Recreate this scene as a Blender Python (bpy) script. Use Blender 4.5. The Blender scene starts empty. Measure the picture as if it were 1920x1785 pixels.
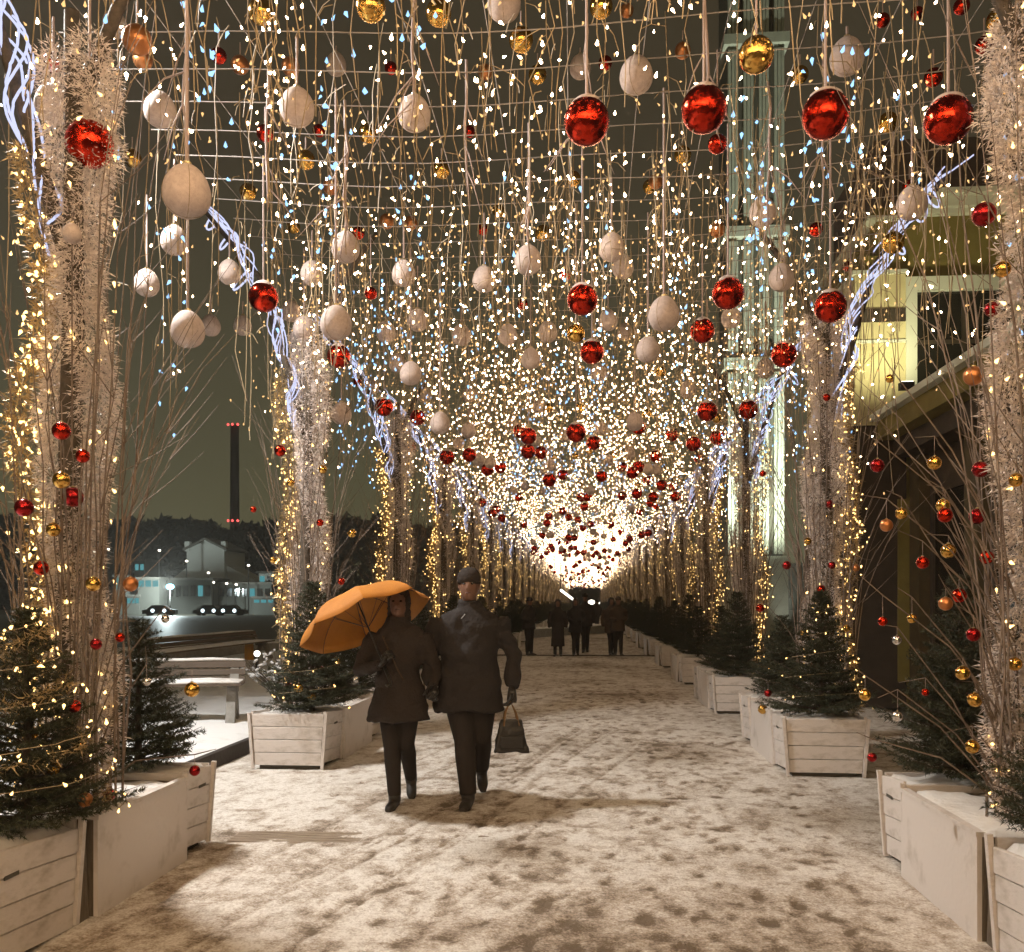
import bpy, math, random
import numpy as np
from mathutils import Vector, Matrix

random.seed(7)
rng = np.random.default_rng(7)
SC = bpy.context.scene
COL = SC.collection

# ------------------------------------------------------------------ camera, sky, sun, exposure
EYE = 1.55
FPX = 1750.0                       # focal length in photograph pixels (1920 wide)
YAW = math.atan(140 / FPX)         # camera looks a little left of the alley's axis
HOR = 1132.0
cam = bpy.data.cameras.new('camera')
cam.sensor_fit = 'HORIZONTAL'
cam.sensor_width = 36.0
cam.lens = 36.0 * FPX / 1920.0
cam.shift_y = (HOR - 892.5) / 1920.0
cam.clip_start = 0.05
cam.clip_end = 3000
cam_o = bpy.data.objects.new('camera', cam)
COL.objects.link(cam_o)
cam_o.location = (0, 0, EYE)
cam_o.rotation_euler = (math.pi / 2, 0, YAW)
SC.camera = cam_o

world = bpy.data.worlds.new('World')
SC.world = world
world.use_nodes = True
wn = world.node_tree
wn.nodes.clear()
w_out = wn.nodes.new('ShaderNodeOutputWorld')
w_add = wn.nodes.new('ShaderNodeAddShader')
w_sky = wn.nodes.new('ShaderNodeTexSky')
w_sky.sky_type = 'NISHITA'
w_sky.sun_disc = False
w_sky.sun_elevation = math.radians(-4)
w_sky.sun_rotation = math.radians(-70)
w_b1 = wn.nodes.new('ShaderNodeBackground')
w_b1.inputs[1].default_value = 0.05
w_geo = wn.nodes.new('ShaderNodeTexCoord')
w_sep = wn.nodes.new('ShaderNodeSeparateXYZ')
w_ramp = wn.nodes.new('ShaderNodeValToRGB')      # city glow on low cloud
w_ramp.color_ramp.elements[0].position = 0.0
w_ramp.color_ramp.elements[0].color = (0.066, 0.062, 0.030, 1)
w_ramp.color_ramp.elements[1].position = 0.42
w_ramp.color_ramp.elements[1].color = (0.028, 0.021, 0.011, 1)
w_b2 = wn.nodes.new('ShaderNodeBackground')
w_b2.inputs[1].default_value = 1.0
wn.links.new(w_geo.outputs['Generated'], w_sep.inputs[0])
wn.links.new(w_sep.outputs['Z'], w_ramp.inputs[0])
wn.links.new(w_ramp.outputs[0], w_b2.inputs[0])
wn.links.new(w_sky.outputs[0], w_b1.inputs[0])
wn.links.new(w_b1.outputs[0], w_add.inputs[0])
wn.links.new(w_b2.outputs[0], w_add.inputs[1])
wn.links.new(w_add.outputs[0], w_out.inputs[0])

moon = bpy.data.lights.new('sun', 'SUN')
moon.energy = 0.03
moon.angle = math.radians(10)
moon.color = (1, 0.93, 0.82)
moon_o = bpy.data.objects.new('sun', moon)
COL.objects.link(moon_o)
moon_o.rotation_euler = (math.radians(35), math.radians(-40), 0)

SC.view_settings.view_transform = 'Standard'
SC.view_settings.look = 'None'
SC.view_settings.gamma = 1
SC.view_settings.exposure = 0.62
SC.view_settings.use_curve_mapping = False
cy = SC.cycles
cy.use_denoising = True
cy.use_adaptive_sampling = True
cy.adaptive_threshold = 0.05
cy.max_bounces = 5
cy.diffuse_bounces = 2
cy.glossy_bounces = 3
cy.transmission_bounces = 2
cy.transparent_max_bounces = 4
cy.sample_clamp_indirect = 4.0
cy.caustics_reflective = False
cy.caustics_refractive = False
try:
    cy.use_light_tree = True
except Exception:
    pass

BULB_W = 24.0       # radiance of the warm bulbs
BULB_GOLD = 3.6
BULB_COOL = 1.35
ROPE = 0.75
HAZE = 0.0009
STREET = 1800.0


def P(u, v, d):
    """world point seen at photograph pixel (u, v) at distance d along the view axis"""
    a = YAW
    lat = (u - 960.0) / FPX * d
    return Vector((-math.sin(a) * d + math.cos(a) * lat,
                   math.cos(a) * d + math.sin(a) * lat,
                   EYE + (HOR - v) / FPX * d))


def G(u, v, z=0.0):
    """point of height z seen at pixel (u, v) below the horizon"""
    return P(u, v, (EYE - z) * FPX / (v - HOR))


# ------------------------------------------------------------------ materials
def mat(name, color, rough=0.7, metal=0.0, noise=None, bump=0.0, bscale=20.0, spec=0.5, emit=None,
        estr=0.0, color2=None, nscale=5.0, stretch=(1, 1, 1), lo=0.35, hi=0.65, alpha=None, sheen=0.0):
    m = bpy.data.materials.new(name)
    m.use_nodes = True
    nt = m.node_tree
    b = nt.nodes['Principled BSDF']
    b.inputs['Base Color'].default_value = (*color, 1)
    b.inputs['Roughness'].default_value = rough
    b.inputs['Metallic'].default_value = metal
    b.inputs['Specular IOR Level'].default_value = spec
    if sheen:
        b.inputs['Sheen Weight'].default_value = sheen
    if emit:
        b.inputs['Emission Color'].default_value = (*emit, 1)
        b.inputs['Emission Strength'].default_value = estr
    tc = None
    if color2 is not None or bump:
        tc = nt.nodes.new('ShaderNodeTexCoord')
        mp = nt.nodes.new('ShaderNodeMapping')
        mp.inputs['Scale'].default_value = stretch
        nt.links.new(tc.outputs['Object'], mp.inputs[0])
    if color2 is not None:
        n = nt.nodes.new('ShaderNodeTexNoise')
        n.inputs['Scale'].default_value = nscale
        n.inputs['Detail'].default_value = 6
        n.inputs['Roughness'].default_value = 0.65
        r = nt.nodes.new('ShaderNodeValToRGB')
        r.color_ramp.elements[0].position = lo
        r.color_ramp.elements[0].color = (*color, 1)
        r.color_ramp.elements[1].position = hi
        r.color_ramp.elements[1].color = (*color2, 1)
        nt.links.new(mp.outputs[0], n.inputs['Vector'])
        nt.links.new(n.outputs[0], r.inputs[0])
        nt.links.new(r.outputs[0], b.inputs['Base Color'])
    if bump:
        n2 = nt.nodes.new('ShaderNodeTexNoise')
        n2.inputs['Scale'].default_value = bscale
        n2.inputs['Detail'].default_value = 5
        bp = nt.nodes.new('ShaderNodeBump')
        bp.inputs['Strength'].default_value = bump
        bp.inputs['Distance'].default_value = 0.02
        nt.links.new(mp.outputs[0], n2.inputs['Vector'])
        nt.links.new(n2.outputs[0], bp.inputs['Height'])
        nt.links.new(bp.outputs[0], b.inputs['Normal'])
    return m


def emat(name, color, strength):
    m = bpy.data.materials.new(name)
    m.use_nodes = True
    nt = m.node_tree
    nt.nodes.clear()
    o = nt.nodes.new('ShaderNodeOutputMaterial')
    e = nt.nodes.new('ShaderNodeEmission')
    e.inputs[0].default_value = (*color, 1)
    e.inputs[1].default_value = strength
    nt.links.new(e.outputs[0], o.inputs[0])
    return m


M = {}
M['white_paint'] = mat('white_paint', (0.67, 0.61, 0.57), 0.6, color2=(0.30, 0.245, 0.18), nscale=5.0, stretch=(1, 1, 2.2),
                       lo=0.50, hi=0.88, bump=0.25, bscale=45)
M['smooth_panel'] = mat('smooth_panel', (0.68, 0.62, 0.58), 0.6, color2=(0.38, 0.32, 0.26), nscale=4.2, lo=0.55, hi=0.86,
                        bump=0.2, bscale=30)
M['raw_wood'] = mat('raw_wood', (0.20, 0.16, 0.12), 0.8, color2=(0.11, 0.085, 0.06), nscale=9, stretch=(6, 6, 0.6), bump=0.5, bscale=30)
M['old_board'] = mat('old_board', (0.34, 0.27, 0.20), 0.85, color2=(0.20, 0.15, 0.11), nscale=12, stretch=(.6, 6, 6), bump=.4)
M['dark_plinth'] = mat('dark_plinth', (0.085, 0.075, 0.06), 0.85, bump=0.3)
M['snow'] = mat('snow', (0.76, 0.73, 0.70), 0.75, color2=(0.60, 0.54, 0.48), nscale=6, lo=0.45, hi=0.75, bump=0.55, bscale=28)
M['clean_snow'] = mat('clean_snow', (0.80, 0.80, 0.80), 0.75, color2=(0.62, 0.60, 0.58), nscale=3, lo=0.5, hi=0.75, bump=0.5, bscale=22)
M['needles'] = mat('needles', (0.030, 0.037, 0.020), 0.6, color2=(0.055, 0.055, 0.030), nscale=11, spec=0.35)
M['bark'] = mat('bark', (0.10, 0.075, 0.055), 0.9, color2=(0.05, 0.04, 0.03), nscale=25, bump=0.6)
M['twig'] = mat('twig', (0.27, 0.21, 0.165), 0.8, color2=(0.13, 0.09, 0.07), nscale=7)
M['tinsel'] = mat('tinsel', (0.86, 0.76, 0.71), 0.5, color2=(0.72, 0.62, 0.57), nscale=8, spec=0.4)
M['gold_tinsel'] = mat('gold_tinsel', (0.50, 0.37, 0.19), 0.35, metal=0.35, color2=(0.38, 0.27, 0.13), nscale=9)
M['cord'] = mat('cord', (0.38, 0.29, 0.26), 0.75)
M['wire'] = mat('wire', (0.34, 0.255, 0.15), 0.6)
M['net_wire'] = mat('net_wire', (0.34, 0.30, 0.27), 0.6)
M['red_ball'] = mat('red_ball', (0.50, 0.026, 0.010), 0.12, metal=1.0, bump=0.16, bscale=9)
M['dark_red_ball'] = mat('dark_red_ball', (0.30, 0.012, 0.014), 0.22, metal=0.9)
M['gold_ball'] = mat('gold_ball', (0.72, 0.42, 0.10), 0.14, metal=1.0, bump=0.10, bscale=8)
M['copper_ball'] = mat('copper_ball', (0.55, 0.22, 0.08), 0.35, metal=0.85)  # orange-brown; in the canopy it is gold with dimness put into the colour
M['silver_ball'] = mat('silver_ball', (0.7, 0.69, 0.68), 0.16, metal=1.0)
M['white_ball'] = mat('white_ball', (0.60, 0.49, 0.44), 0.65, color2=(0.47, 0.37, 0.33), nscale=9, bump=0.3, bscale=60)
M['cap_metal'] = mat('cap_metal', (0.55, 0.45, 0.25), 0.3, metal=1.0)
M['bulb_warm'] = emat('bulb_warm', (1.0, 0.69, 0.40), BULB_W)
M['bulb_gold'] = emat('bulb_gold', (1.0, 0.60, 0.19), BULB_GOLD)
M['bulb_cool'] = emat('bulb_cool', (0.30, 0.58, 1.0), BULB_COOL)
M['glint_amber'] = emat('glint_amber', (1.0, 0.56, 0.21), 1.0)  # dim glow standing in for gold glints on the tinsel
M['rope_light'] = emat('rope_light', (0.66, 0.70, 1.0), ROPE)
M['socket'] = mat('socket', (0.35, 0.30, 0.22), 0.5)
M['black_cloth'] = mat('black_cloth', (0.034, 0.027, 0.024), 0.9, color2=(0.042, 0.033, 0.029), nscale=70, bump=0.35, bscale=60, spec=0.2)
M['navy_cloth'] = mat('navy_cloth', (0.028, 0.024, 0.023), 0.9, color2=(0.034, 0.029, 0.028), nscale=70, bump=0.35, bscale=50, spec=0.25)
M['trousers'] = mat('trousers', (0.034, 0.028, 0.025), 0.9, bump=0.3, bscale=70, spec=0.2)
M['brown_cloth'] = mat('brown_cloth', (0.07, 0.048, 0.033), 0.9, bump=0.3, bscale=50, spec=0.2)
M['skin'] = mat('skin', (0.20, 0.105, 0.07), 0.6, color2=(0.16, 0.08, 0.05), nscale=18)
M['lips'] = mat('lips', (0.11, 0.05, 0.04), 0.5)
M['eye'] = mat('eye', (0.02, 0.016, 0.014), 0.25)
M['hair'] = mat('hair', (0.030, 0.020, 0.014), 0.6, bump=0.6, bscale=80)
M['leather'] = mat('leather', (0.022, 0.019, 0.017), 0.45, bump=0.25, bscale=40)
M['boot'] = mat('boot', (0.030, 0.025, 0.021), 0.55, bump=0.2)
M['umbrella'] = mat('umbrella', (0.50, 0.19, 0.018), 0.75, color2=(0.42, 0.155, 0.015), nscale=6, bump=0.12, bscale=25)
M['steel'] = mat('steel', (0.35, 0.34, 0.33), 0.35, metal=0.9)
M['strap'] = mat('strap', (0.20, 0.11, 0.045), 0.6)
M['concrete'] = mat('concrete', (0.30, 0.29, 0.27), 0.85, color2=(0.22, 0.21, 0.19), nscale=8, bump=0.3, bscale=40)
M['bench_wood'] = mat('bench_wood', (0.10, 0.075, 0.055), 0.8, bump=0.3)
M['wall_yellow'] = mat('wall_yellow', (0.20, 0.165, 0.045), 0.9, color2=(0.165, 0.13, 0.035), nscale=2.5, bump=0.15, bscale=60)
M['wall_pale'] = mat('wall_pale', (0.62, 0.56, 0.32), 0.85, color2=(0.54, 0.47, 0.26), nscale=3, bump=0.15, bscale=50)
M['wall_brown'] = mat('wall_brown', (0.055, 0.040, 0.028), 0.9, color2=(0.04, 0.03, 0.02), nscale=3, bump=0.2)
M['wall_ochre'] = mat('wall_ochre', (0.085, 0.06, 0.025), 0.9, color2=(0.06, 0.045, 0.02), nscale=3)
M['trim_white'] = mat('trim_white', (0.60, 0.62, 0.52), 0.7, bump=0.1)
M['glass_dark'] = mat('glass_dark', (0.018, 0.016, 0.013), 0.12, spec=0.6)
M['roof_dark'] = mat('roof_dark', (0.09, 0.07, 0.06), 0.85, bump=0.4)
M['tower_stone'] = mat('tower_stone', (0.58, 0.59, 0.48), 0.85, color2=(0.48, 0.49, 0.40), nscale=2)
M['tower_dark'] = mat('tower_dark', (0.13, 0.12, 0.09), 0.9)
M['dark_metal'] = mat('dark_metal', (0.05, 0.048, 0.045), 0.5, metal=0.6)
M['far_wall'] = mat('far_wall', (0.55, 0.55, 0.50), 0.9)
M['far_wall_dark'] = mat('far_wall_dark', (0.10, 0.10, 0.085), 0.9)
M['far_roof'] = mat('far_roof', (0.13, 0.12, 0.10), 0.9)
M['far_tree'] = mat('far_tree', (0.028, 0.025, 0.017), 0.95)
M['brick_dark'] = mat('brick_dark', (0.035, 0.022, 0.022), 0.9)
M['lit_cyan'] = emat('lit_cyan', (0.16, 0.60, 0.66), 0.32)
M['lit_blue'] = emat('lit_blue', (0.25, 0.75, 1.0), 8.0)
M['lit_white'] = emat('lit_white', (1.0, 0.93, 0.78), 3.5)
M['lit_coolwhite'] = emat('lit_coolwhite', (0.75, 0.95, 1.0), 2.4)
M['lit_red'] = emat('lit_red', (1.0, 0.10, 0.09), 1.8)
M['orange_paint'] = mat('orange_paint', (0.75, 0.36, 0.06), 0.5)  # plain orange surface, does not glow
M['water'] = mat('water', (0.060, 0.052, 0.030), 0.5, color2=(0.045, 0.04, 0.025), nscale=0.3, bump=0.2, bscale=3)
M['earth'] = mat('earth', (0.16, 0.145, 0.12), 0.95, color2=(0.10, 0.09, 0.07), nscale=0.4, bump=0.4, bscale=3)
M['kerb'] = mat('kerb', (0.045, 0.036, 0.03), 0.9, bump=0.3)
M['car_paint'] = mat('car_paint', (0.06, 0.065, 0.07), 0.3, metal=0.5)


for nm_ in ('glint_amber', 'bulb_cool', 'lit_cyan', 'lit_red'):
    M[nm_].cycles.emission_sampling = 'NONE'      # too faint to light anything


# ------------------------------------------------------------------ mesh helpers
class MB:
    def __init__(self):
        self.v = []
        self.f = []

    def raw(self, vs, fs):
        o = len(self.v)
        self.v.extend([tuple(p) for p in vs])
        self.f.extend([tuple(i + o for i in f) for f in fs])
        return self

    def box(self, x0, x1, y0, y1, z0, z1):
        return self.raw([(x0, y0, z0), (x1, y0, z0), (x1, y1, z0), (x0, y1, z0), (x0, y0, z1), (x1, y0, z1), (x1, y1, z1), (x0, y1, z1)],
                        [(0, 3, 2, 1), (4, 5, 6, 7), (0, 1, 5, 4), (1, 2, 6, 5), (2, 3, 7, 6), (3, 0, 4, 7)])

    def hexa(self, pts):
        return self.raw(pts, [(0, 3, 2, 1), (4, 5, 6, 7), (0, 1, 5, 4), (1, 2, 6, 5), (2, 3, 7, 6), (3, 0, 4, 7)])

    def tube(self, pts, rad, n=6, caps=True, flat=1.0):
        pts = [Vector(p) for p in pts]
        if not hasattr(rad, '__len__'):
            rad = [rad] * len(pts)
        t0 = (pts[1] - pts[0]).normalized()
        ref = Vector((0, 0, 1)) if abs(t0.z) < 0.9 else Vector((0, 1, 0))
        a = t0.cross(ref).normalized()
        vs, fs = [], []
        for i, p in enumerate(pts):
            t = (pts[min(i + 1, len(pts) - 1)] - pts[max(i - 1, 0)]).normalized()
            a = (a - t * a.dot(t)).normalized()
            b = t.cross(a)
            for k in range(n):
                w = 2 * math.pi * k / n
                vs.append(p + a * (math.cos(w) * rad[i]) + b * (math.sin(w) * rad[i] * flat))
        m = len(pts)
        for i in range(m - 1):
            for k in range(n):
                k2 = (k + 1) % n
                fs.append((i * n + k, i * n + k2, (i + 1) * n + k2, (i + 1) * n + k))
        if caps:
            fs.append(tuple(range(n - 1, -1, -1)))
            fs.append(tuple((m - 1) * n + k for k in range(n)))
        return self.raw(vs, fs)

    def loft(self, rings, n=20):
        """rings: (z, cx, cy, rx, ry)"""
        vs, fs = [], []
        for z, cx, cy_, rx, ry in rings:
            for k in range(n):
                w = 2 * math.pi * k / n
                vs.append((cx + rx * math.cos(w), cy_ + ry * math.sin(w), z))
        for i in range(len(rings) - 1):
            for k in range(n):
                k2 = (k + 1) % n
                fs.append((i * n + k, i * n + k2, (i + 1) * n + k2, (i + 1) * n + k))
        fs.append(tuple(range(n - 1, -1, -1)))
        fs.append(tuple((len(rings) - 1) * n + k for k in range(n)))
        return self.raw(vs, fs)

    def ball(self, c, r, nu=14, nv=9, sc=(1, 1, 1)):
        vs = [(c[0], c[1], c[2] - r * sc[2])]
        for i in range(1, nv):
            th = math.pi * i / nv
            for k in range(nu):
                w = 2 * math.pi * k / nu
                vs.append((c[0] + r * sc[0] * math.sin(th) * math.cos(w), c[1] + r * sc[1] * math.sin(th) * math.sin(w), c[2] - r * sc[2] * math.cos(th)))
        vs.append((c[0], c[1], c[2] + r * sc[2]))
        fs = []
        for k in range(nu):
            fs.append((0, 1 + (k + 1) % nu, 1 + k))
        for i in range(nv - 2):
            for k in range(nu):
                a = 1 + i * nu + k
                b = 1 + i * nu + (k + 1) % nu
                fs.append((a, b, b + nu, a + nu))
        top = len(vs) - 1
        base = 1 + (nv - 2) * nu
        for k in range(nu):
            fs.append((base + k, base + (k + 1) % nu, top))
        return self.raw(vs, fs)

    def mesh(self, name, material, smooth=False):
        me = bpy.data.meshes.new(name)
        me.from_pydata(self.v, [], self.f)
        me.update()
        if material is not None:
            me.materials.append(material)
        if smooth:
            me.polygons.foreach_set('use_smooth', [True] * len(me.polygons))
        return me


def soup(name, verts, faces, material, smooth=False):
    """fast mesh from numpy arrays: verts (n, 3), faces (m, 3)"""
    me = bpy.data.meshes.new(name)
    verts = np.ascontiguousarray(verts, dtype=np.float32)
    faces = np.ascontiguousarray(faces, dtype=np.int32)
    m, k = faces.shape
    me.vertices.add(len(verts))
    me.vertices.foreach_set('co', verts.ravel())
    me.loops.add(m * k)
    me.loops.foreach_set('vertex_index', faces.ravel())
    me.polygons.add(m)
    me.polygons.foreach_set('loop_start', np.arange(0, m * k, k, dtype=np.int32))
    if smooth:
        me.polygons.foreach_set('use_smooth', np.ones(m, dtype=bool))
    me.update(calc_edges=True)
    me.validate()
    me.materials.append(material)
    return me


def link(name, data, parent=None, loc=None, kind=None):
    o = bpy.data.objects.new(name, data)
    COL.objects.link(o)
    if parent is not None:
        o.parent = parent
    if loc is not None:
        o.location = loc
    if kind:
        o['kind'] = kind
    return o


def tag(o, label, cat, group=None):
    o['label'] = label
    o['category'] = cat
    if group:
        o['group'] = group
    return o


def thing(name, label, cat, loc=(0, 0, 0), rotz=0.0, group=None):
    o = link(name, None, None, loc)
    o.rotation_euler = (0, 0, rotz)
    o.empty_display_size = 0.1
    return tag(o, label, cat, group)


ORD = ['first', 'second', 'third', 'fourth', 'fifth', 'sixth', 'seventh', 'eighth', 'ninth', 'tenth', 'eleventh', 'twelfth',
       'thirteenth', 'fourteenth', 'fifteenth', 'sixteenth', 'seventeenth', 'eighteenth', 'nineteenth', 'twentieth', 'twenty-first', 'twenty-second', 'twenty-third', 'twenty-fourth', 'twenty-fifth', 'twenty-sixth', 'twenty-seventh', 'twenty-eighth', 'twenty-ninth', 'thirtieth', 'thirty-first', 'thirty-second']


def ordn(i):
    return ORD[i] if i < len(ORD) else 'farther'


def vnoise(x, y, seed):
    """smooth value noise in numpy"""
    r = np.random.default_rng(seed)
    T = r.random((256, 256))
    xi = np.floor(x).astype(int)
    yi = np.floor(y).astype(int)
    fx = x - xi
    fy = y - yi
    fx = fx * fx * (3 - 2 * fx)
    fy = fy * fy * (3 - 2 * fy)
    a = T[xi % 256, yi % 256]
    b = T[(xi + 1) % 256, yi % 256]
    c = T[xi % 256, (yi + 1) % 256]
    d = T[(xi + 1) % 256, (yi + 1) % 256]
    return (a * (1 - fx) + b * fx) * (1 - fy) + (c * (1 - fx) + d * fx) * fy


# ------------------------------------------------------------------ the ground
LX, RX = -2.44, 1.82          # planter fronts, left and right
KERB_X = -3.47
TUNNEL_END = 150.0

g = MB()
g.raw([(-1500, -60, -0.06), (1500, -60, -0.06), (1500, 2500, -0.06), (-1500, 2500, -0.06)], [(0, 1, 2, 3)])
link('ground', g.mesh('ground', M['earth']), kind='structure')


def build_pavement():
    xs = np.arange(KERB_X, 4.3, 0.03)
    ys = [0.5]
    while ys[-1] < 175:
        y = ys[-1]
        ys.append(y + (0.12 if y < 3.2 else 0.03 if y < 11 else 0.03 + (y - 11) * 0.012))
    ys = np.array(ys)
    X, Y = np.meshgrid(xs, ys)
    h = 0.008 * (vnoise(X * 1.3, Y * 1.1, 1) - 0.5) + 0.004 * (vnoise(X * 5, Y * 4.2, 2) - 0.5) + 0.008 * (vnoise(X * 15, Y * 12, 3) - 0.5)
    wear = np.clip((vnoise(X * 0.9 + 7, Y * 0.7, 4) - 0.40) * 1.5, 0, 1) * 0.40
    mid = np.exp(-((X - 0.35) / 1.35) ** 2)
    wear *= 0.35 + 0.75 * mid
    wear += 0.40 * np.clip(vnoise(X * 4.0, Y * 3.2, 5) - 0.50, 0, 1) * (0.4 + mid)
    wear += 0.75 * np.clip(vnoise(X * 9, Y * 6.5, 15) - 0.55, 0, 1) + 0.8 * np.clip(vnoise(X * 19, Y * 13, 16) - 0.58, 0, 1)
    # footprints
    r = np.random.default_rng(11)
    n = 1500
    fx = r.normal(0.25, 1.05, n)
    fy = 3.0 + 15.0 * r.random(n) ** 1.25
    ok = (fx > LX + 0.25) & (fx < RX - 0.1)
    for x0, y0 in zip(fx[ok], fy[ok]):
        a = r.normal(0, 0.35)
        L, W = 0.085 * r.uniform(0.4, 1.15), 0.034 * r.uniform(0.6, 1.3)
        dep = r.uniform(0.003, 0.009)
        j0, j1 = np.searchsorted(ys, [y0 - 0.3, y0 + 0.3])
        i0, i1 = np.searchsorted(xs, [x0 - 0.3, x0 + 0.3])
        sx = X[j0:j1, i0:i1] - x0
        sy = Y[j0:j1, i0:i1] - y0
        p = (sx * math.cos(a) - sy * math.sin(a)) / W
        q = (sx * math.sin(a) + sy * math.cos(a)) / L
        rr = np.sqrt(p * p + q * q)
        pit = 1 / (1 + np.exp((rr + 0.35 * (vnoise(sx * 22 + x0 * 9 + 90, sy * 22 + y0 * 7 + 90, 23) - 0.5) - 1) * 9))
        rim = np.exp(-((rr - 1.35) / 0.3) ** 2)
        h[j0:j1, i0:i1] += -dep * pit + 0.35 * dep * rim
        wear[j0:j1, i0:i1] += pit * r.uniform(0.06, 0.45)
    # sledge and wheel tracks running diagonally towards the lower left
    for off, dep in ((0, .012), (.06, .012), (.16, .008), (.42, .012), (.48, .010), (.95, .009), (-.5, .007), (-.56, .009), (-1.0, .007)):
        cx_ = -1.25 + off + (Y - 6.5) * 0.23 + 0.05 * np.sin(Y * 0.9 + off * 5)
        gr = np.exp(-((X - cx_) / 0.022) ** 2) * ((Y > 2.5) & (Y < 11.5)) * np.clip(vnoise(Y * 0.8 + off * 9, X * 0 + off, 9) * 2 - 0.3, 0, 1)
        h -= dep * gr
        wear += 0.33 * gr
    # the strip of corrugated boards that shows through the snow
    st = np.exp(-(((Y - 6.05) / 0.17) ** 4)) * np.clip(1.25 - (X + 2.4) / 1.5, 0, 1) * np.clip(vnoise(X * 3, Y * 9, 21) * 1.8 - 0.2, 0, 1)
    h -= 0.02 * st
    wear += 0.35 * st
    edge = np.clip((Y - 26) / 3, 0, 1)
    wear = np.clip(wear, 0, 1) * (1 - 0.25 * edge) + 0.22 * edge
    Z = 0.012 + h + 0.02 * (wear < 0.2) * 0
    V = np.stack([X, Y, Z], -1).reshape(-1, 3)
    nx, ny = len(xs), len(ys)
    idx = np.arange(nx * ny).reshape(ny, nx)
    F = np.stack([idx[:-1, :-1], idx[:-1, 1:], idx[1:, 1:], idx[1:, :-1]], -1).reshape(-1, 4)
    m = bpy.data.materials.new('trodden_snow')
    m.use_nodes = True
    nt = m.node_tree
    b = nt.nodes['Principled BSDF']
    b.inputs['Roughness'].default_value = 0.72
    b.inputs['Specular IOR Level'].default_value = 0.35
    at = nt.nodes.new('ShaderNodeAttribute')
    at.attribute_name = 'wear'
    tc = nt.nodes.new('ShaderNodeTexCoord')
    n1 = nt.nodes.new('ShaderNodeTexNoise')
    n1.inputs['Scale'].default_value = 30
    n1.inputs['Detail'].default_value = 9
    n1.inputs['Roughness'].default_value = 0.72
    mth = nt.nodes.new('ShaderNodeMath')
    mth.operation = 'MULTIPLY_ADD'
    mth.inputs[1].default_value = 1.45
    mth.inputs[2].default_value = -0.68
    ad = nt.nodes.new('ShaderNodeMath')
    ad.operation = 'ADD'
    ramp = nt.nodes.new('ShaderNodeValToRGB')
    e = ramp.color_ramp.elements
    e[0].position = 0.0
    e[0].color = (0.72, 0.68, 0.63, 1)
    e[1].position = 0.74
    e[1].color = (0.15, 0.11, 0.075, 1)
    k = e.new(0.38)
    k.color = (0.42, 0.35, 0.285, 1)
    n3 = nt.nodes.new('ShaderNodeTexNoise')
    n3.inputs['Scale'].default_value = 85
    n3.inputs['Detail'].default_value = 3
    nt.links.new(tc.outputs['Object'], n3.inputs['Vector'])
    m3 = nt.nodes.new('ShaderNodeMath')
    m3.operation = 'MULTIPLY_ADD'
    m3.inputs[1].default_value = 0.8
    m3.inputs[2].default_value = -0.40
    a3 = nt.nodes.new('ShaderNodeMath')
    a3.operation = 'ADD'
    nt.links.new(n3.outputs[0], m3.inputs[0])
    nt.links.new(m3.outputs[0], a3.inputs[0])
    nt.links.new(tc.outputs['Object'], n1.inputs['Vector'])
    nt.links.new(n1.outputs[0], mth.inputs[0])
    nt.links.new(mth.outputs[0], ad.inputs[0])
    nt.links.new(at.outputs['Fac'], ad.inputs[1])
    nt.links.new(ad.outputs[0], a3.inputs[1])
    nt.links.new(a3.outputs[0], ramp.inputs[0])
    nt.links.new(ramp.outputs[0], b.inputs['Base Color'])
    n2 = nt.nodes.new('ShaderNodeTexNoise')
    n2.inputs['Scale'].default_value = 55
    n2.inputs['Detail'].default_value = 4
    bp = nt.nodes.new('ShaderNodeBump')
    bp.inputs['Strength'].default_value = 0.6
    bp.inputs['Distance'].default_value = 0.016
    nt.links.new(tc.outputs['Object'], n2.inputs['Vector'])
    nt.links.new(n2.outputs[0], bp.inputs['Height'])
    nt.links.new(bp.outputs[0], b.inputs['Normal'])
    me = soup('pavement', V, F, m, smooth=True)
    a = me.attributes.new('wear', 'FLOAT', 'POINT')
    a.data.foreach_set('value', wear.ravel().astype(np.float32))
    return link('pavement', me, kind='structure')


pavement = build_pavement()

# boards of the corrugated strip, showing where the snow is worn away
b = MB()
b.box(LX + 0.1, -0.55, -0.024, 0.024, 0, 0.016)
board_me = b.mesh('board', M['old_board'])
for k in range(6):
    o = link('board', board_me, pavement, (0, 5.88 + k * 0.062, -0.012))

# raised lawn with snow on the left, its dark kerb, the river beyond
xs = np.linspace(-30, KERB_X - 0.06, 120)
ys = np.linspace(-4, 60, 200)
X, Y = np.meshgrid(xs, ys)
Z = 0.13 + 0.10 * vnoise(X * 1.1, Y * 1.1, 31) * np.clip((KERB_X - 0.06 - X) * 2, 0, 1) + 0.04 * vnoise(X * 4, Y * 4, 32) * np.clip((KERB_X - 0.06 - X) * 3, 0, 1)
Z = np.where(X < -9.4, Z - np.clip((-9.4 - X) * 0.5, 0, 1.6), Z)
idx = np.arange(120 * 200).reshape(200, 120)
F = np.stack([idx[:-1, :-1], idx[:-1, 1:], idx[1:, 1:], idx[1:, :-1]], -1).reshape(-1, 4)
link('snow_lawn', soup('snow_lawn', np.stack([X, Y, Z], -1).reshape(-1, 3), F, M['clean_snow'], True), kind='structure')
kb = MB()
for k in range(26):
    kb.box(KERB_X - 0.055, KERB_X + 0.01, -2 + k * 2.0 + 0.012, k * 2.0, -0.05, 0.155)
link('kerb', kb.mesh('kerb', M['kerb']), kind='structure')
w = MB()
w.raw([(-900, 26, -0.045), (-10.5, 26, -0.045), (-10.5, 130, -0.045), (-900, 130, -0.045)], [(0, 1, 2, 3)])
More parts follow.
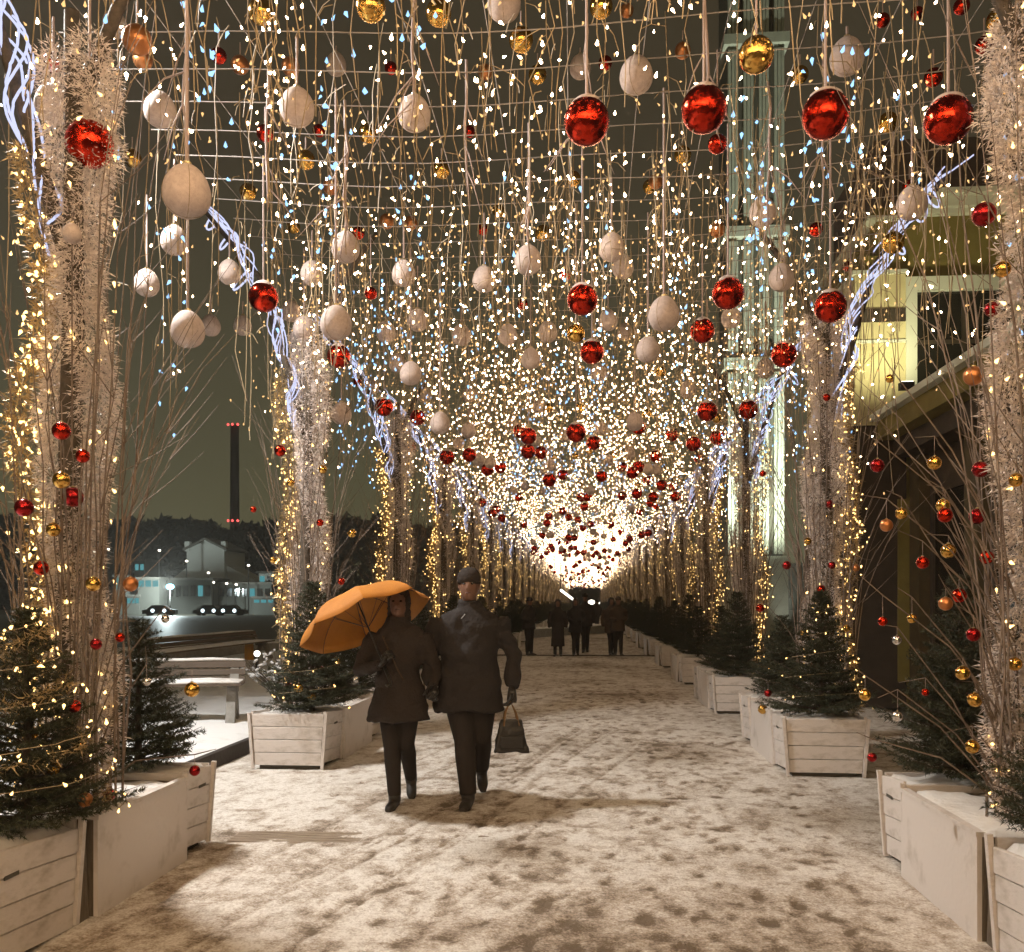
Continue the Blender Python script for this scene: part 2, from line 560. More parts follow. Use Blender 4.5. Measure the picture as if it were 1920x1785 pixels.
link('river', w.mesh('river', M['water']), kind='structure')
w = MB()
w.box(KERB_X, 4.2, 27.6, 27.75, -0.02, 0.035)
link('kerb', w.mesh('cross_kerb', M['kerb']), kind='structure')

# ------------------------------------------------------------------ planters and trunk covers
H_BOX = 0.53
FLARE = 0.04


def plank_mesh(L, h):
    """horizontal plank along x, centred, chamfered, slightly worn"""
    t = 0.022
    c = 0.004
    ys_ = [(-t / 2 + c, -h / 2), (-t / 2, -h / 2 + c), (-t / 2, h / 2 - c), (-t / 2 + c, h / 2), (t / 2, h / 2), (t / 2, -h / 2)]
    mb = MB()
    vs = [(-L / 2, y, z) for y, z in ys_] + [(L / 2, y, z) for y, z in ys_]
    n = len(ys_)
    fs = [tuple(range(n)), tuple(range(2 * n - 1, n - 1, -1))]
    for i in range(n):
        j = (i + 1) % n
        fs.append((i, i + n, j + n, j))
    return mb.raw(vs, fs).mesh('plank', M['white_paint'])


def snow_heap(nm, lx, ly, hgt, seed, material='snow'):
    n = 18
    xs = np.linspace(-lx / 2, lx / 2, n)
    ys = np.linspace(-ly / 2, ly / 2, n)
    X, Y = np.meshgrid(xs, ys)
    ex = np.clip((1 - np.abs(X) / (lx / 2)) * 6, 0, 1)
    ey = np.clip((1 - np.abs(Y) / (ly / 2)) * 6, 0, 1)
    e = np.minimum(ex, ey) ** 0.5
    Z = e * hgt * (0.45 + 0.9 * vnoise(X * 6 + seed, Y * 6, seed)) + 0.02 * vnoise(X * 17, Y * 17, seed + 1) * e
    V = np.stack([X, Y, Z], -1).reshape(-1, 3)
    V2 = V.copy()
    V2[:, 2] = -0.06
    idx = np.arange(n * n).reshape(n, n)
    F = np.stack([idx[:-1, :-1], idx[:-1, 1:], idx[1:, 1:], idx[1:, :-1]], -1).reshape(-1, 4)
    ring = np.concatenate([idx[0, :], idx[1:, -1], idx[-1, -2::-1], idx[-2:0:-1, 0]])
    S = np.stack([ring, ring + n * n, np.roll(ring, -1) + n * n, np.roll(ring, -1)], -1)
    return soup(nm, np.concatenate([V, V2]), np.concatenate([F, S]), M[material], True)


N_ROW = 4
BOX_W = 0.64


def make_box_parts(L, detail):
    """meshes of a planked box: L along the alley (local y), BOX_W across (local x); local origin at its base centre"""
    parts = []
    h = (H_BOX - 0.05) / N_ROW
    if detail:
        pl_long = plank_mesh(L - 0.03, h - 0.005)
        pl_short = plank_mesh(BOX_W - 0.03, h - 0.005)
        for r in range(N_ROW):
            z = 0.05 + (r + 0.5) * h
            fl = FLARE * (z / H_BOX)
            for s in (-1, 1):
                parts.append(('plank', pl_long, (s * (BOX_W / 2 + fl - 0.011), 0, z), (0, s * math.atan(FLARE / H_BOX), s * math.pi / 2)))
                parts.append(('plank', pl_short, (0, s * (L / 2 - 0.011), z), (0, 0, 0 if s < 0 else math.pi), (BOX_W + 2 * fl) / BOX_W))
        lath = MB()
        lath.box(-.013, .013, -.016, .016, 0.02, H_BOX + .008)
        lm = lath.mesh('corner_lath', M['white_paint'])
        for sx in (-1, 1):
            for sy in (-1, 1):
                parts.append(('corner_lath', lm, (sx * (BOX_W / 2 + 0.006), sy * (L / 2 + 0.004), 0), (0, sx * math.atan(FLARE / H_BOX), 0)))
        hm = MB().box(-0.0025, 0.0025, -0.05, 0.05, -0.009, 0.009).mesh('handle_slot', M['dark_plinth'])
        for s in (-1, 1):
            z = 0.05 + (N_ROW - 1) * h
            parts.append(('handle_slot', hm, (s * (BOX_W / 2 + FLARE * z / H_BOX + 0.004), 0.05, z), (0, 0, 0)))
    else:
        mb = MB()
        for r in range(N_ROW):
            z0 = 0.05 + r * h
            fl = FLARE * r / N_ROW
            mb.box(-BOX_W / 2 - fl, BOX_W / 2 + fl, -L / 2, L / 2, z0 + 0.003, z0 + h - 0.003)
        parts.append(('wall', mb.mesh('planked_wall', M['white_paint']), (0, 0, 0), (0, 0, 0)))
    inner = MB().box(-BOX_W / 2 + .03, BOX_W / 2 - .03, -L / 2 + .028, L / 2 - .028, 0.06, H_BOX - 0.09)
    parts.append(('lining', inner.mesh('lining', M['raw_wood']), (0, 0, 0), (0, 0, 0)))
    plinth = MB().box(-BOX_W / 2 + .04, BOX_W / 2 - .04, -L / 2 + .04, L / 2 - .04, -0.01, 0.062)
    parts.append(('plinth', plinth.mesh('plinth', M['dark_plinth']), (0, 0, 0), (0, 0, 0)))
    return parts


BOXES = {}
SNOWS = {}


def place_box(L, detail, x, y, label, group, rz=0.0, seed=0):
    key = (round(L, 2), detail)
    if key not in BOXES:
        BOXES[key] = make_box_parts(L, detail)
    t = thing('planter_box', label, 'planter', (x, y, 0), rz, group)
    for nm, me, loc, rot, *sx_ in BOXES[key]:
        o = link(nm, me, t, loc)
        o.rotation_euler = rot
        if sx_:
            o.scale = (sx_[0], 1, 1)
    sk = (round(L, 2), seed % 3)
    if sk not in SNOWS:
        SNOWS[sk] = snow_heap('snow', BOX_W + 0.03, L - 0.02, 0.05, 40 + seed % 3)
    link('snow', SNOWS[sk], t, (0, 0, H_BOX - 0.06))
    return t


COVERS = {}


def place_cover(L, x, y, label, group, rz=0.0, detail=True):
    W = 0.80
    h = 0.49
    key = (round(L, 2), detail)
    if key not in COVERS:
        pm = MB().box(-0.011, 0.011, -L / 2, L / 2, 0.012, h).mesh('panel', M['smooth_panel'])
        em = MB().box(-W / 2 + .013, W / 2 - .013, -0.011, 0.011, 0.012, h - .004).mesh('end_panel', M['raw_wood'])
        tm = MB().box(-0.03, 0.012, -L / 2 - .002, L / 2 + .002, h, h + 0.022).mesh('top_rail', M['white_paint'])
        fm = MB().box(-W / 2 + .02, W / 2 - .02, -L / 2 + .03, L / 2 - .03, 0.0, h - 0.07).mesh('filling', M['raw_wood'])
        sm = snow_heap('snow', W - 0.05, L - 0.01, 0.07, 60 + int(L * 10))
        COVERS[key] = (pm, em, tm, fm, sm)
    pm, em, tm, fm, sm = COVERS[key]
    t = thing('trunk_cover', label, 'planter', (x, y, 0), rz, group)
    for s in (-1, 1):
        o = link('panel', pm, t, (s * (W / 2 - 0.011), 0, 0))
        o2 = link('top_rail', tm, t, (s * (W / 2 - 0.006), 0, 0))
        if s < 0:
            o2.rotation_euler = (0, 0, math.pi)
        link('end_panel', em, t, (0, s * (L / 2 - 0.012), 0))
    link('filling', fm, t)
    link('snow', sm, t, (0, 0, h - 0.06))
    return t


# ------------------------------------------------------------------ fir trees
def make_fir(seed, height=1.15, radius=0.42):
    r = np.random.default_rng(seed)
    tr = MB()
    tr.tube([(0, 0, -0.12), (0.01, 0, height * 0.5), (0, 0.005, height * 0.98)], [0.03, 0.018, 0.004], 7)
    pos, dirs, lens = [], [], []
    z = 0.10
    while z < height * 0.985:
        f = 1 - z / height
        R = radius * (f ** 0.85) * r.uniform(0.85, 1.12) + 0.025
        nb = int(6 + 7 * f)
        a0 = r.uniform(0, 6.28)
        for k in range(nb):
            a = a0 + 2 * math.pi * k / nb + r.normal(0, 0.14)
            L = R * r.uniform(0.72, 1.13)
            up = r.uniform(0.05, 0.35) + 0.5 * (1 - f) ** 2
            d = np.array([math.cos(a), math.sin(a), up])
            d /= np.linalg.norm(d)
            side = np.array([-math.sin(a), math.cos(a), 0])
            p0 = np.array([0, 0, z])
            seg = max(3, int(L / 0.045))
            tr.tube([p0, p0 + d * L * 0.5 + np.array([0, 0, -0.02 * L]), p0 + d * L + np.array([0, 0, 0.02])], [0.005, 0.0035, 0.0015], 3, caps=False)
            for i in range(seg):
                t = (i + 0.6) / seg
                p = p0 + d * (L * t) + np.array([0, 0, -0.07 * L * math.sin(t * 3.1)])
                pos.append(p)
                dirs.append(d)
                lens.append(0.045)
                if t > 0.2:
                    for s in (-1, 1):
                        tl = L * 0.42 * (1.05 - t) * r.uniform(0.7, 1.2) + 0.03
                        dd = d * 0.75 + side * s * 0.75 + np.array([0, 0, r.normal(0, 0.12)])
                        dd /= np.linalg.norm(dd)
                        m = max(1, int(tl / 0.04))
                        for j in range(m):
                            pos.append(p + dd * (tl * (j + 0.7) / m))
                            dirs.append(dd)
                            lens.append(0.04)
        z += r.uniform(0.045, 0.07) * (0.75 + 0.4 * f)
    pos = np.array(pos)
    dirs = np.array(dirs)
    K = 13
    Pn = np.repeat(pos, K, 0)
    D = np.repeat(dirs, K, 0)
    n = len(Pn)
    rv = r.normal(size=(n, 3))
    perp = rv - (rv * D).sum(1, keepdims=True) * D
    perp /= np.linalg.norm(perp, axis=1, keepdims=True) + 1e-9
    nd = D * 0.62 + perp * 0.78
    Ln = r.uniform(0.020, 0.034, (n, 1))
    base = Pn + D * r.uniform(-0.024, 0.018, (n, 1))
    wv = np.cross(nd, r.normal(size=(n, 3)))
    wv /= np.linalg.norm(wv, axis=1, keepdims=True) + 1e-9
    wv *= 0.0028
    V = np.stack([base - wv, base + wv, base + nd * Ln], 1).reshape(-1, 3)
    F = np.arange(n * 3).reshape(-1, 3)
    return tr.mesh('trunk', M['bark']), soup('crown', V, F, M['needles'])


FIRS = [make_fir(101, 1.15, 0.46), make_fir(102, 1.05, 0.47), make_fir(103, 1.25, 0.50)]


def place_fir(x, y, z, variant, scale, rz, label, group):
    t = thing('fir_tree', label, 'fir tree', (x, y, z), rz, group)
    t.scale = (scale, scale, scale)
    link('trunk', FIRS[variant][0], t)
    link('crown', FIRS[variant][1], t)
    return t


# ------------------------------------------------------------------ pillars
BULB_T = np.array([(0, 0, 0.019), (0.0085, 0, -0.004), (0, 0.0085, -0.004), (-0.0085, 0, -0.004), (0, -0.0085, -0.004), (0, 0, -0.011)])
BULB_F = np.array([(0, 1, 2), (0, 2, 3), (0, 3, 4), (0, 4, 1), (5, 2, 1), (5, 3, 2), (5, 4, 3), (5, 1, 4)])


def bulbs(name, pts, material, r, size=1.0, tilt=0.7):
    pts = np.asarray(pts)
    n = len(pts)
    a = r.uniform(0, 6.28, n)
    t = r.normal(0, tilt, n) + math.pi * (r.random(n) < 0.25)
    ca, sa, ct, st = np.cos(a), np.sin(a), np.cos(t), np.sin(t)
    R = np.zeros((n, 3, 3))
    R[:, 0, 0] = ca
    R[:, 0, 1] = -sa * ct
    R[:, 0, 2] = sa * st
    R[:, 1, 0] = sa
    R[:, 1, 1] = ca * ct
    R[:, 1, 2] = -ca * st
    R[:, 2, 1] = st
    R[:, 2, 2] = ct
    s = size * r.uniform(0.75, 1.25, n)
    V = np.einsum('nij,kj->nki', R, BULB_T) * s[:, None, None] + pts[:, None, :]
    F = BULB_F[None] + (np.arange(n) * len(BULB_T))[:, None, None]
    return soup(name, V.reshape(-1, 3), F.reshape(-1, 3), material)


def fluff(name, path, rad, count, material, r, ln=0.055, wd=0.006):
    """tinsel boa: thin blades standing off a path"""
    path = np.asarray(path)
    n = count
    t = r.random(n) * (len(path) - 1)
    i = np.minimum(t.astype(int), len(path) - 2)
    f = (t - i)[:, None]
    p = path[i] * (1 - f) + path[i + 1] * f
    d = r.normal(size=(n, 3))
    d[:, 2] *= 0.7
    d /= np.linalg.norm(d, axis=1, keepdims=True)
    lump = 0.66 + 0.34 * np.abs(np.sin(t * 1.25 + 1.3)) + 0.14 * np.sin(t * 2.9 + 2 * d[:, 0]) + 0.10 * np.sin(t * 5.3 + 3 * d[:, 1])
    base = p + d * (rad * lump * (0.55 + 0.45 * r.random(n)))[:, None]
    L = (ln * r.uniform(0.6, 1.3, n))[:, None]
    dd = d + r.normal(0, 0.45, (n, 3)) + np.array([0, 0, -0.15])
    wv = np.cross(dd, r.normal(size=(n, 3)))
    wv /= np.linalg.norm(wv, axis=1, keepdims=True) + 1e-9
    wv *= wd
    V = np.stack([base - wv, base + wv, base + dd * L], 1).reshape(-1, 3)
    return soup(name, V, np.arange(n * 3).reshape(-1, 3), material)


def make_pillar(seed):
    r = np.random.default_rng(seed)
    parts = []
    # the trunk-like pole
    mb = MB()
    mb.tube([(0, 0, 0.3), (0.02, 0.01, 1.6), (-0.01, 0.0, 3.2), (0.0, 0.0, 4.7)], [0.075, 0.065, 0.055, 0.04], 9)
    # limb that carries the canopy inwards
    mb.tube([(0, 0, 4.1), (-0.25, 0, 4.7), (-0.55, 0, 5.2), (-0.75, 0, 5.45)], [0.04, 0.035, 0.03, 0.022], 7)
    mb.tube([(0, 0, 3.3), (0.2, 0.02, 4.0), (0.5, 0.05, 5.0), (1.4, 0.1, 6.1)], [0.045, 0.04, 0.03, 0.02], 7)
    parts.append(('pole', mb.mesh('pole', M['bark'], True), None))
    # white tinsel boa
    zz = np.linspace(0.42, 4.5, 30)
    path = np.stack([0.05 * np.sin(zz * 4.1 + seed), 0.05 * np.cos(zz * 4.1 + seed), zz], 1)
    parts.append(('tinsel_garland', fluff('tinsel_garland', path + np.array([-0.09, 0, 0]), 0.135, 30000, M['tinsel'], r, 0.026, 0.0036), 'stuff'))
    path = np.stack([0.08 + 0.04 * np.sin(zz * 2.9 + seed), -0.03 + 0.05 * np.cos(zz * 3.1 + seed), zz], 1)
    parts.append(('tinsel_garland', fluff('tinsel_garland', path, 0.11, 20000, M['tinsel'], r, 0.026, 0.0036), 'stuff'))
    # boa with golden lights on the outer side
    zz = np.linspace(0.45, 4.0, 40)
    path = np.stack([0.23 + 0.05 * np.sin(zz * 3.3 + seed), 0.05 * np.cos(zz * 5.0), zz], 1)
    parts.append(('gold_garland', fluff('gold_garland', path, 0.065, 4200, M['gold_tinsel'], r, 0.04, 0.005), 'stuff'))
    pts = []
    for q in range(250):
        z = r.uniform(0.55, 4.0)
        pts.append((0.23 + 0.05 * math.sin(z * 3.3 + seed) + r.normal(0, 0.06), r.normal(0, 0.05), z))
    for q in range(90):
        z = r.uniform(0.55, 4.5)
        a = r.uniform(0, 6.28)
        pts.append((-.02 + 0.20 * math.cos(a), 0.16 * math.sin(a), z))
    parts.append(('light_string', bulbs('light_string', pts, M['bulb_gold'], r, 1.1, 1.2), 'stuff'))
    # birch twigs
    mb = MB()
    for q in range(44):
        a = r.uniform(0, 6.28)
        r0 = r.uniform(0.16, 0.30)
        sp = r.uniform(0.10, 0.85)
        top = r.uniform(2.3, 5.0)
        z0 = r.uniform(0.4, 0.8)
        pth = []
        for i in range(8):
            t = i / 7
            rr = r0 + sp * t ** 3.0
            wob = r.normal(0, 0.015, 2)
            pth.append((rr * math.cos(a) + wob[0], rr * math.sin(a) + wob[1], z0 + (top - z0) * t))
        mb.tube(pth, [0.0075 - 0.006 * i / 7 for i in range(8)], 4, caps=False)
        for s in range(3):
            i = int(r.integers(3, 7))
            p = np.array(pth[i])
            d = np.array([math.cos(a + r.normal(0, 0.9)), math.sin(a + r.normal(0, 0.9)), r.uniform(0.8, 1.8)])
            L = r.uniform(0.25, 0.7)
            mb.tube([p, p + d * L * 0.25, p + d * L * 0.5 + np.array([0, 0, 0.02])], [0.0035, 0.0028, 0.0012], 3, caps=False)
    parts.append(('twig_bundle', mb.mesh('twig_bundle', M['twig']), 'stuff'))
    # bluish-white rope lights winding up the outer limb, in broken lengths
    mb = MB()
    for q in range(22):
        t0 = r.uniform(0, 0.75)
        t1 = min(1.0, t0 + r.uniform(0.15, 0.45))
        n = int(14 + 90 * (t1 - t0))
        ph = r.uniform(0, 6.28)
        tw = r.uniform(2.0, 5.0)
        r1 = r.uniform(0.02, 0.11)
        pth = []
        for i in range(n):
            t = t0 + (t1 - t0) * i / (n - 1)
            x = 0.10 + 0.28 * t + 0.55 * t * t + 0.5 * t ** 4
            z = 3.35 + 2.75 * t
            a = 2 * math.pi * tw * t + ph
            pth.append((x + r1 * math.cos(a) + r.normal(0, .0015), 0.08 * t + r1 * math.sin(a) + r.normal(0, .0015), z + 0.03 * math.sin(a * 1.3)))
        mb.tube(pth, 0.0075, 5)
    for s in range(3):          # drooping loops
        pth = []
        t = r.uniform(0.5, 0.95)
        x = 0.10 + 0.28 * t + 0.55 * t * t + 0.5 * t ** 4
        z = 3.35 + 2.75 * t
        ww, hh = r.uniform(.03, .07), r.uniform(.12, .24)
        sk = r.normal(0, .06)
        for i in range(15):
            a = 2 * math.pi * i / 14
            pth.append((x + ww * math.sin(a) + sk * (1 - math.cos(a)), .05 * math.sin(a * .5), z - hh * (1 - math.cos(a)) * .5))
        mb.tube(pth, 0.011, 5)
    parts.append(('rope_light', mb.mesh('rope_light', M['rope_light']), 'stuff'))
    return parts


PILLARS = [make_pillar(201), make_pillar(202), make_pillar(203)]


PILLAR_AT = {}


def place_pillar(x, y, side, variant, label, group, skip=()):
    """side +1: right of the alley, -1: left"""
    t = thing('decorated_pillar', label, 'pillar', (x, y, 0), 0 if side > 0 else math.pi, group)
    for nm, me, kind in PILLARS[variant]:
        if nm in skip:
            continue
        link(nm, me, t, kind=kind)
    PILLAR_AT.setdefault(side, []).append(t)
    return t


# ------------------------------------------------------------------ the rows along the alley
PERIOD = 4.75
SIDES = ((-1, 'left'), (1, 'right'))
unit = 0
NFULL = 7
post_me = MB().hexa([(-.035, -.05, 0), (.035, -.05, 0), (.035, .05, 0), (-.035, .05, 0),
                     (-.03, -.022, .47), (.03, -.022, .47), (.03, .022, .47), (-.03, .022, .47)]).mesh('wooden_post', M['raw_wood'])
k = 0
while 3.70 + k * PERIOD < TUNNEL_END:
    y0 = 3.70 + k * PERIOD
    for side, sname in SIDES:
        xf = LX if side < 0 else RX
        xc = xf + side * BOX_W / 2
        xp = (-2.95 if side < 0 else 2.42)
        jx = rng.normal(0, 0.02)
        who = ('nearest' if k == 0 else ordn(k)) + ' group on the ' + sname
        var = (k * 2 + (side > 0)) % 3
        det = k < 4
        if k < NFULL:
            grp = 'white planter boxes along the alley'
            if k == 0:
                la, lb, p0, p1, b0, b1 = 3.10, 4.27, 4.40, 5.43, 5.24, 5.83
            else:
                la, lb, p0, p1, b0, b1 = y0, y0 + 0.62, y0 + 0.64, y0 + 1.82, y0 + 1.84, y0 + 2.4
            place_box(lb - la, det, xc + jx, (la + lb) / 2, 'white planked planter box at the near end of the %s' % who, grp, rng.normal(0, 0.012), k)
            if k == 0:
                # far box stands behind the end of the smooth cover
                place_box(0.40, det, xc + jx, 5.635, 'white planked planter box at the far end of the %s' % who, grp, 0.0, k + 1)
            else:
                place_box(b1 - b0, det, xc + jx, (b0 + b1) / 2, 'white planked planter box at the far end of the %s' % who, grp, rng.normal(0, 0.012), k + 1)
            place_cover((p1 - p0), xf + side * (0.40 - 0.05), (p0 + p1) / 2, 'smooth white panelled trunk cover in the middle of the %s' % who,
                        'smooth covers round the pillar feet')
            if k == 0:
                tag(link('wooden_post', post_me, None, (xf + side * 0.02, 4.335, 0)),
                    'dark weathered wooden post in the gap of the nearest planters on the %s' % sname, 'post')
            place_pillar(xp + (0.22 if k == 0 and side < 0 else -0.22 if k == 0 else 0), (p0 + p1) / 2 - (0.15 if k == 0 else 0), side, var,
                         ('nearest' if k == 0 else ordn(k)) + ' pillar on the ' + sname + ', wrapped in tinsel, twigs and golden lights',
                         'decorated pillars along the alley')
            s1, s2 = rng.uniform(0.92, 1.1), rng.uniform(0.9, 1.08)
            place_fir(*((xc + (0.14 if side < 0 else 0.0), (la + lb) / 2) if k else ((-2.58, 4.12) if side < 0 else (2.06, 4.0))), H_BOX - 0.05, var, s1 * (0.86 if k == 0 and side < 0 else 0.85 if k == 0 else 1), rng.uniform(0, 6),
                      'dark green fir in the near box of the %s' % who, 'firs in the planters')
            place_fir(xc + side * 0.03, 5.62 if k == 0 else (b0 + b1) / 2, H_BOX - 0.05, (var + 1) % 3, s2, rng.uniform(0, 6),
                      'dark green fir in the far box of the %s' % who, 'firs in the planters')
        else:
            far = 'far down the alley on the ' + sname
            place_box(1.9, False, xc, y0 + 1.2, 'small white planter box %s' % far, 'far white planters on the ' + sname, 0, k)
            place_pillar(xp, y0 + 1.2, side, var, 'pillar with golden lights %s' % far, 'far pillars on the ' + sname)
            place_fir(xc, y0 + 0.4, H_BOX - 0.05, var, 1.0, rng.uniform(0, 6), 'dark fir in a planter %s' % far, 'far firs on the ' + sname)
            place_fir(xc, y0 + 1.8, H_BOX - 0.05, (var + 1) % 3, 1.05, rng.uniform(0, 6), 'dark fir in a planter %s' % far, 'far firs on the ' + sname)
    k += 1

# golden lights and tinsel wound round the two nearest firs
for lab, (fx_, fy_), hh, n_, seed in (('golden fairy lights wound round the nearest left fir', (-2.58, 4.12), 0.95, 95, 71),
                                      ('sparse golden fairy lights on the left fir by the second pillar', (-2.66, 8.76), 1.0, 24, 72),
                                      ('sparse golden fairy lights on the right fir by the second pillar', (2.14, 8.76), 1.0, 26, 73)):
    r_f = np.random.default_rng(seed)
    pts, path = [], []
    for q in range(n_):
        tt = q / n_
        a = tt * 34 + r_f.normal(0, .2)
        rr = 0.40 * (1 - tt) ** .85 + .03
        path.append((rr * math.cos(a), rr * math.sin(a), .12 + tt * hh))
        pts.append(tuple(np.array(path[-1]) + r_f.normal(0, .02, 3)))
    t = thing('fairy_lights', lab, 'string lights', (fx_, fy_, H_BOX - .05))
    link('cable', MB().tube(path, .0025, 3, caps=False).mesh('cable', M['wire']), t)
    link('bulb', bulbs('bulb', pts, M['bulb_gold'], r_f, 0.8, 1.2), t, kind='stuff')
    if seed == 71:
        gp = np.array([(0.36 * (1 - i / 30) ** .85 * math.cos(i * .75), 0.36 * (1 - i / 30) ** .85 * math.sin(i * .75), .15 + i / 30 * hh) for i in range(28)])
        link('gold_tinsel', fluff('gold_tinsel', gp, .03, 1800, M['gold_tinsel'], r_f, .03, .003), t, kind='stuff')

# ------------------------------------------------------------------ the canopy of hanging lights
XC = -0.30
X0, X1 = -3.4, 2.95
Z_CABLE = 5.35


def z_low(x):
    e = np.clip((np.abs(x - XC) - 1.9) / 1.1, 0, 1)
    return 3.98 - 0.75 * e


def canopy_slab(y0, y1, per_m, r, dim=None):
    """strands hung between y0 and y1: returns wire tubes, warm and cool bulb positions"""
    n = max(1, int(per_m * (y1 - y0) / 4.6))
    warm, cool, strands = [], [], []
    for s in range(n):
        x = r.uniform(X0, X1)
        y = r.uniform(y0, y1)
        top = Z_CABLE - 0.12 * (1 - ((x - XC) / 3.0) ** 2) + r.normal(0, 0.03)
        low = z_low(x) + abs(r.normal(0, 0.28)) + 0.02 - 0.16 * max(0, abs(x - XC) - 2.3) * r.exponential(1.0)
        low = min(low, top - 0.25)
        strands.append((x, y, top, low))
        m = int(r.integers(4, 12))
        blue = r.random() < 0.05 + 0.34 * (vnoise(np.array([x * 0.7]), np.array([y * 0.45]), 77)[0] > 0.66)
        for q in range(m):
            z = low + (top - low) * (q / m) * r.uniform(0.85, 1.1)
            p = (x + r.normal(0, 0.06), y + r.normal(0, 0.06), z)
            (cool if blue else dim if dim is not None and r.random() < 0.56 else warm).append(p)
    return strands, warm, cool


def canopy_row(y, dy, name_parent, r, per_m=235):
    glints = []  # tinsel glints, added as faintly glowing bulb shapes
    strands, warm, cool = canopy_slab(y - dy / 2, y + dy / 2, per_m, r, glints)
    mb = MB()
    for x, sy, top, low in strands:
        zm = top - 0.25
        j = r.normal(0, .03, 6)
        mb.tube([(x, y, top + 0.02), (x, (y + sy) / 2, top - 0.1), (x, sy, zm), (x + j[0], sy + j[1], zm + (low - zm) * .35), (x + j[2], sy + j[3], zm + (low - zm) * .7), (x + j[4], sy + j[5], low)], 0.0036, 3, caps=False)
        for _ in range(2):      # short side shoots
            zz = r.uniform(low, top)
            ox, oy, oz = r.normal(0, .045), r.normal(0, .045), r.uniform(.02, .07)
            mb.tube([(x, sy, zz), (x + ox, sy + oy, zz - oz * .6), (x + ox * 1.6, sy + oy * 1.6, zz - oz * 2)], 0.003, 3, caps=False)
    link('drop_wire', mb.mesh('drop_wire', M['wire']), name_parent, kind='stuff')
    cb = MB()
    pts = []
    for i in range(13):
        t = i / 12
        x = X0 - 0.1 + (X1 - X0 + 0.2) * t
        pts.append((x, y, Z_CABLE - 0.12 * (1 - ((x - XC) / 3.0) ** 2) + 0.02 * math.sin(x * 2 + y)))
    cb.tube(pts, 0.0045, 5)
    link('support_cable', cb.mesh('support_cable', M['net_wire']), name_parent)
    if warm:
        link('warm_bulbs', bulbs('warm_bulbs', warm, M['bulb_warm'], r, 0.98), name_parent, kind='stuff')
    if glints:
        link('amber_glints', bulbs('amber_glints', glints, M['glint_amber'], r, 0.95), name_parent, kind='stuff')
    if cool:
        link('cool_bulbs', bulbs('cool_bulbs', cool, M['bulb_cool'], r, 1.55), name_parent, kind='stuff')


r_c = np.random.default_rng(5)
y = 3.75
DY = 0.44
i_row = 0
while y < 34:
    if i_row < 24:
        lab = 'row of warm hanging light strands across the alley, %s from the front' % ordn(i_row)
    elif y < 22:
        lab = 'row of warm hanging light strands in the middle of the tunnel'
    else:
        lab = 'row of warm hanging light strands deep in the tunnel'
    t = thing('light_curtain', lab, 'string lights', (0, 0, 0), 0, 'rows of hanging lights over the alley')
    canopy_row(y, DY, t, r_c, float(np.interp(y, [3.7, 6.0, 9.0, 14.0, 34.0], [190, 270, 400, 400, 220])))
    y += DY
    i_row += 1
# beyond that the rows melt into one mass
strands, warm, cool = canopy_slab(34, TUNNEL_END, 140, r_c)
far = link('far_lights', bulbs('far_lights', warm, M['bulb_warm'], r_c, 0.95), kind='stuff')
far['label'] = 'glittering mass of warm lights at the far end of the tunnel'
far['category'] = 'string lights'
if cool:
    link('cool_bulbs', bulbs('cool_bulbs', cool, M['bulb_cool'], r_c, 1.3), far, kind='stuff')

# the same lights go on over and behind the camera
strands, warm, cool = canopy_slab(-12, 3.5, 400, r_c)
near = link('overhead_lights', bulbs('overhead_lights', warm, M['bulb_warm'], r_c, 1.5), kind='stuff')
near['label'] = 'warm light strands overhead at the near end of the tunnel'
near['category'] = 'string lights'
mbw = MB()
for x, sy, top, low in strands:
    mbw.tube([(x, sy, top + 0.02), (x, sy, low)], 0.004, 3, caps=False)
link('drop_wire', mbw.mesh('drop_wire', M['wire']), near, kind='stuff')

# ------------------------------------------------------------------ hanging balls
SPH = MB().ball((0, 0, 0), 0.5, 24, 16).mesh('ball', M['red_ball'], True)


def sph(material, egg=0.0):
    mb = MB()
    mb.ball((0, 0, 0), 0.5, 24, 16)
    vs = []
    for x_, y_, z_ in mb.v:
        if egg:
            s = 1 - egg * z_
            z_ = z_ * 1.13
            x_ *= s
            y_ *= s
        vs.append((x_, y_, z_))
    mb.v = vs
    return mb.mesh('ball', M[material], True)


BALL = {'red': sph('red_ball'), 'dark red': sph('dark_red_ball'), 'gold': sph('gold_ball'), 'copper': sph('copper_ball'),
        'silver': sph('silver_ball'), 'white': sph('white_ball', 0.28)}
CAP = MB().tube([(0, 0, 0.47), (0, 0, 0.54), (0, 0, 0.56)], [0.10, 0.10, 0.05], 10).mesh('cap', M['cap_metal'])
CORD = MB().tube([(0, 0, 0), (0.0, 0, 0.5), (0, 0, 1)], [1, 1, 1], 5, caps=False).mesh('cord', M['cord'])
SCAP = MB()
rings = []
vs, fs = [], []
nu = 20
for i, th in enumerate((2, 10, 18, 27, 35, 41)):
    for q in range(nu):
        w_ = 2 * math.pi * q / nu
        ths = math.radians(th + (6 * math.sin(3 * w_) + 4 * math.sin(5 * w_ + 1)) * (i / 5))
        rr = 0.52 + 0.045 * (1 - i / 5)
        if i == 5:
            rr = 0.497
        vs.append((rr * math.sin(ths) * math.cos(w_), rr * math.sin(ths) * math.sin(w_), rr * math.cos(ths)))
for i in range(5):
    for q in range(nu):
        fs.append((i * nu + q, (i + 1) * nu + q, (i + 1) * nu + (q + 1) % nu, i * nu + (q + 1) % nu))
fs.append(tuple(range(nu)))
SCAP = MB().raw(vs, fs).mesh('snow_cap', M['white_ball'], True)
SEAM = MB()
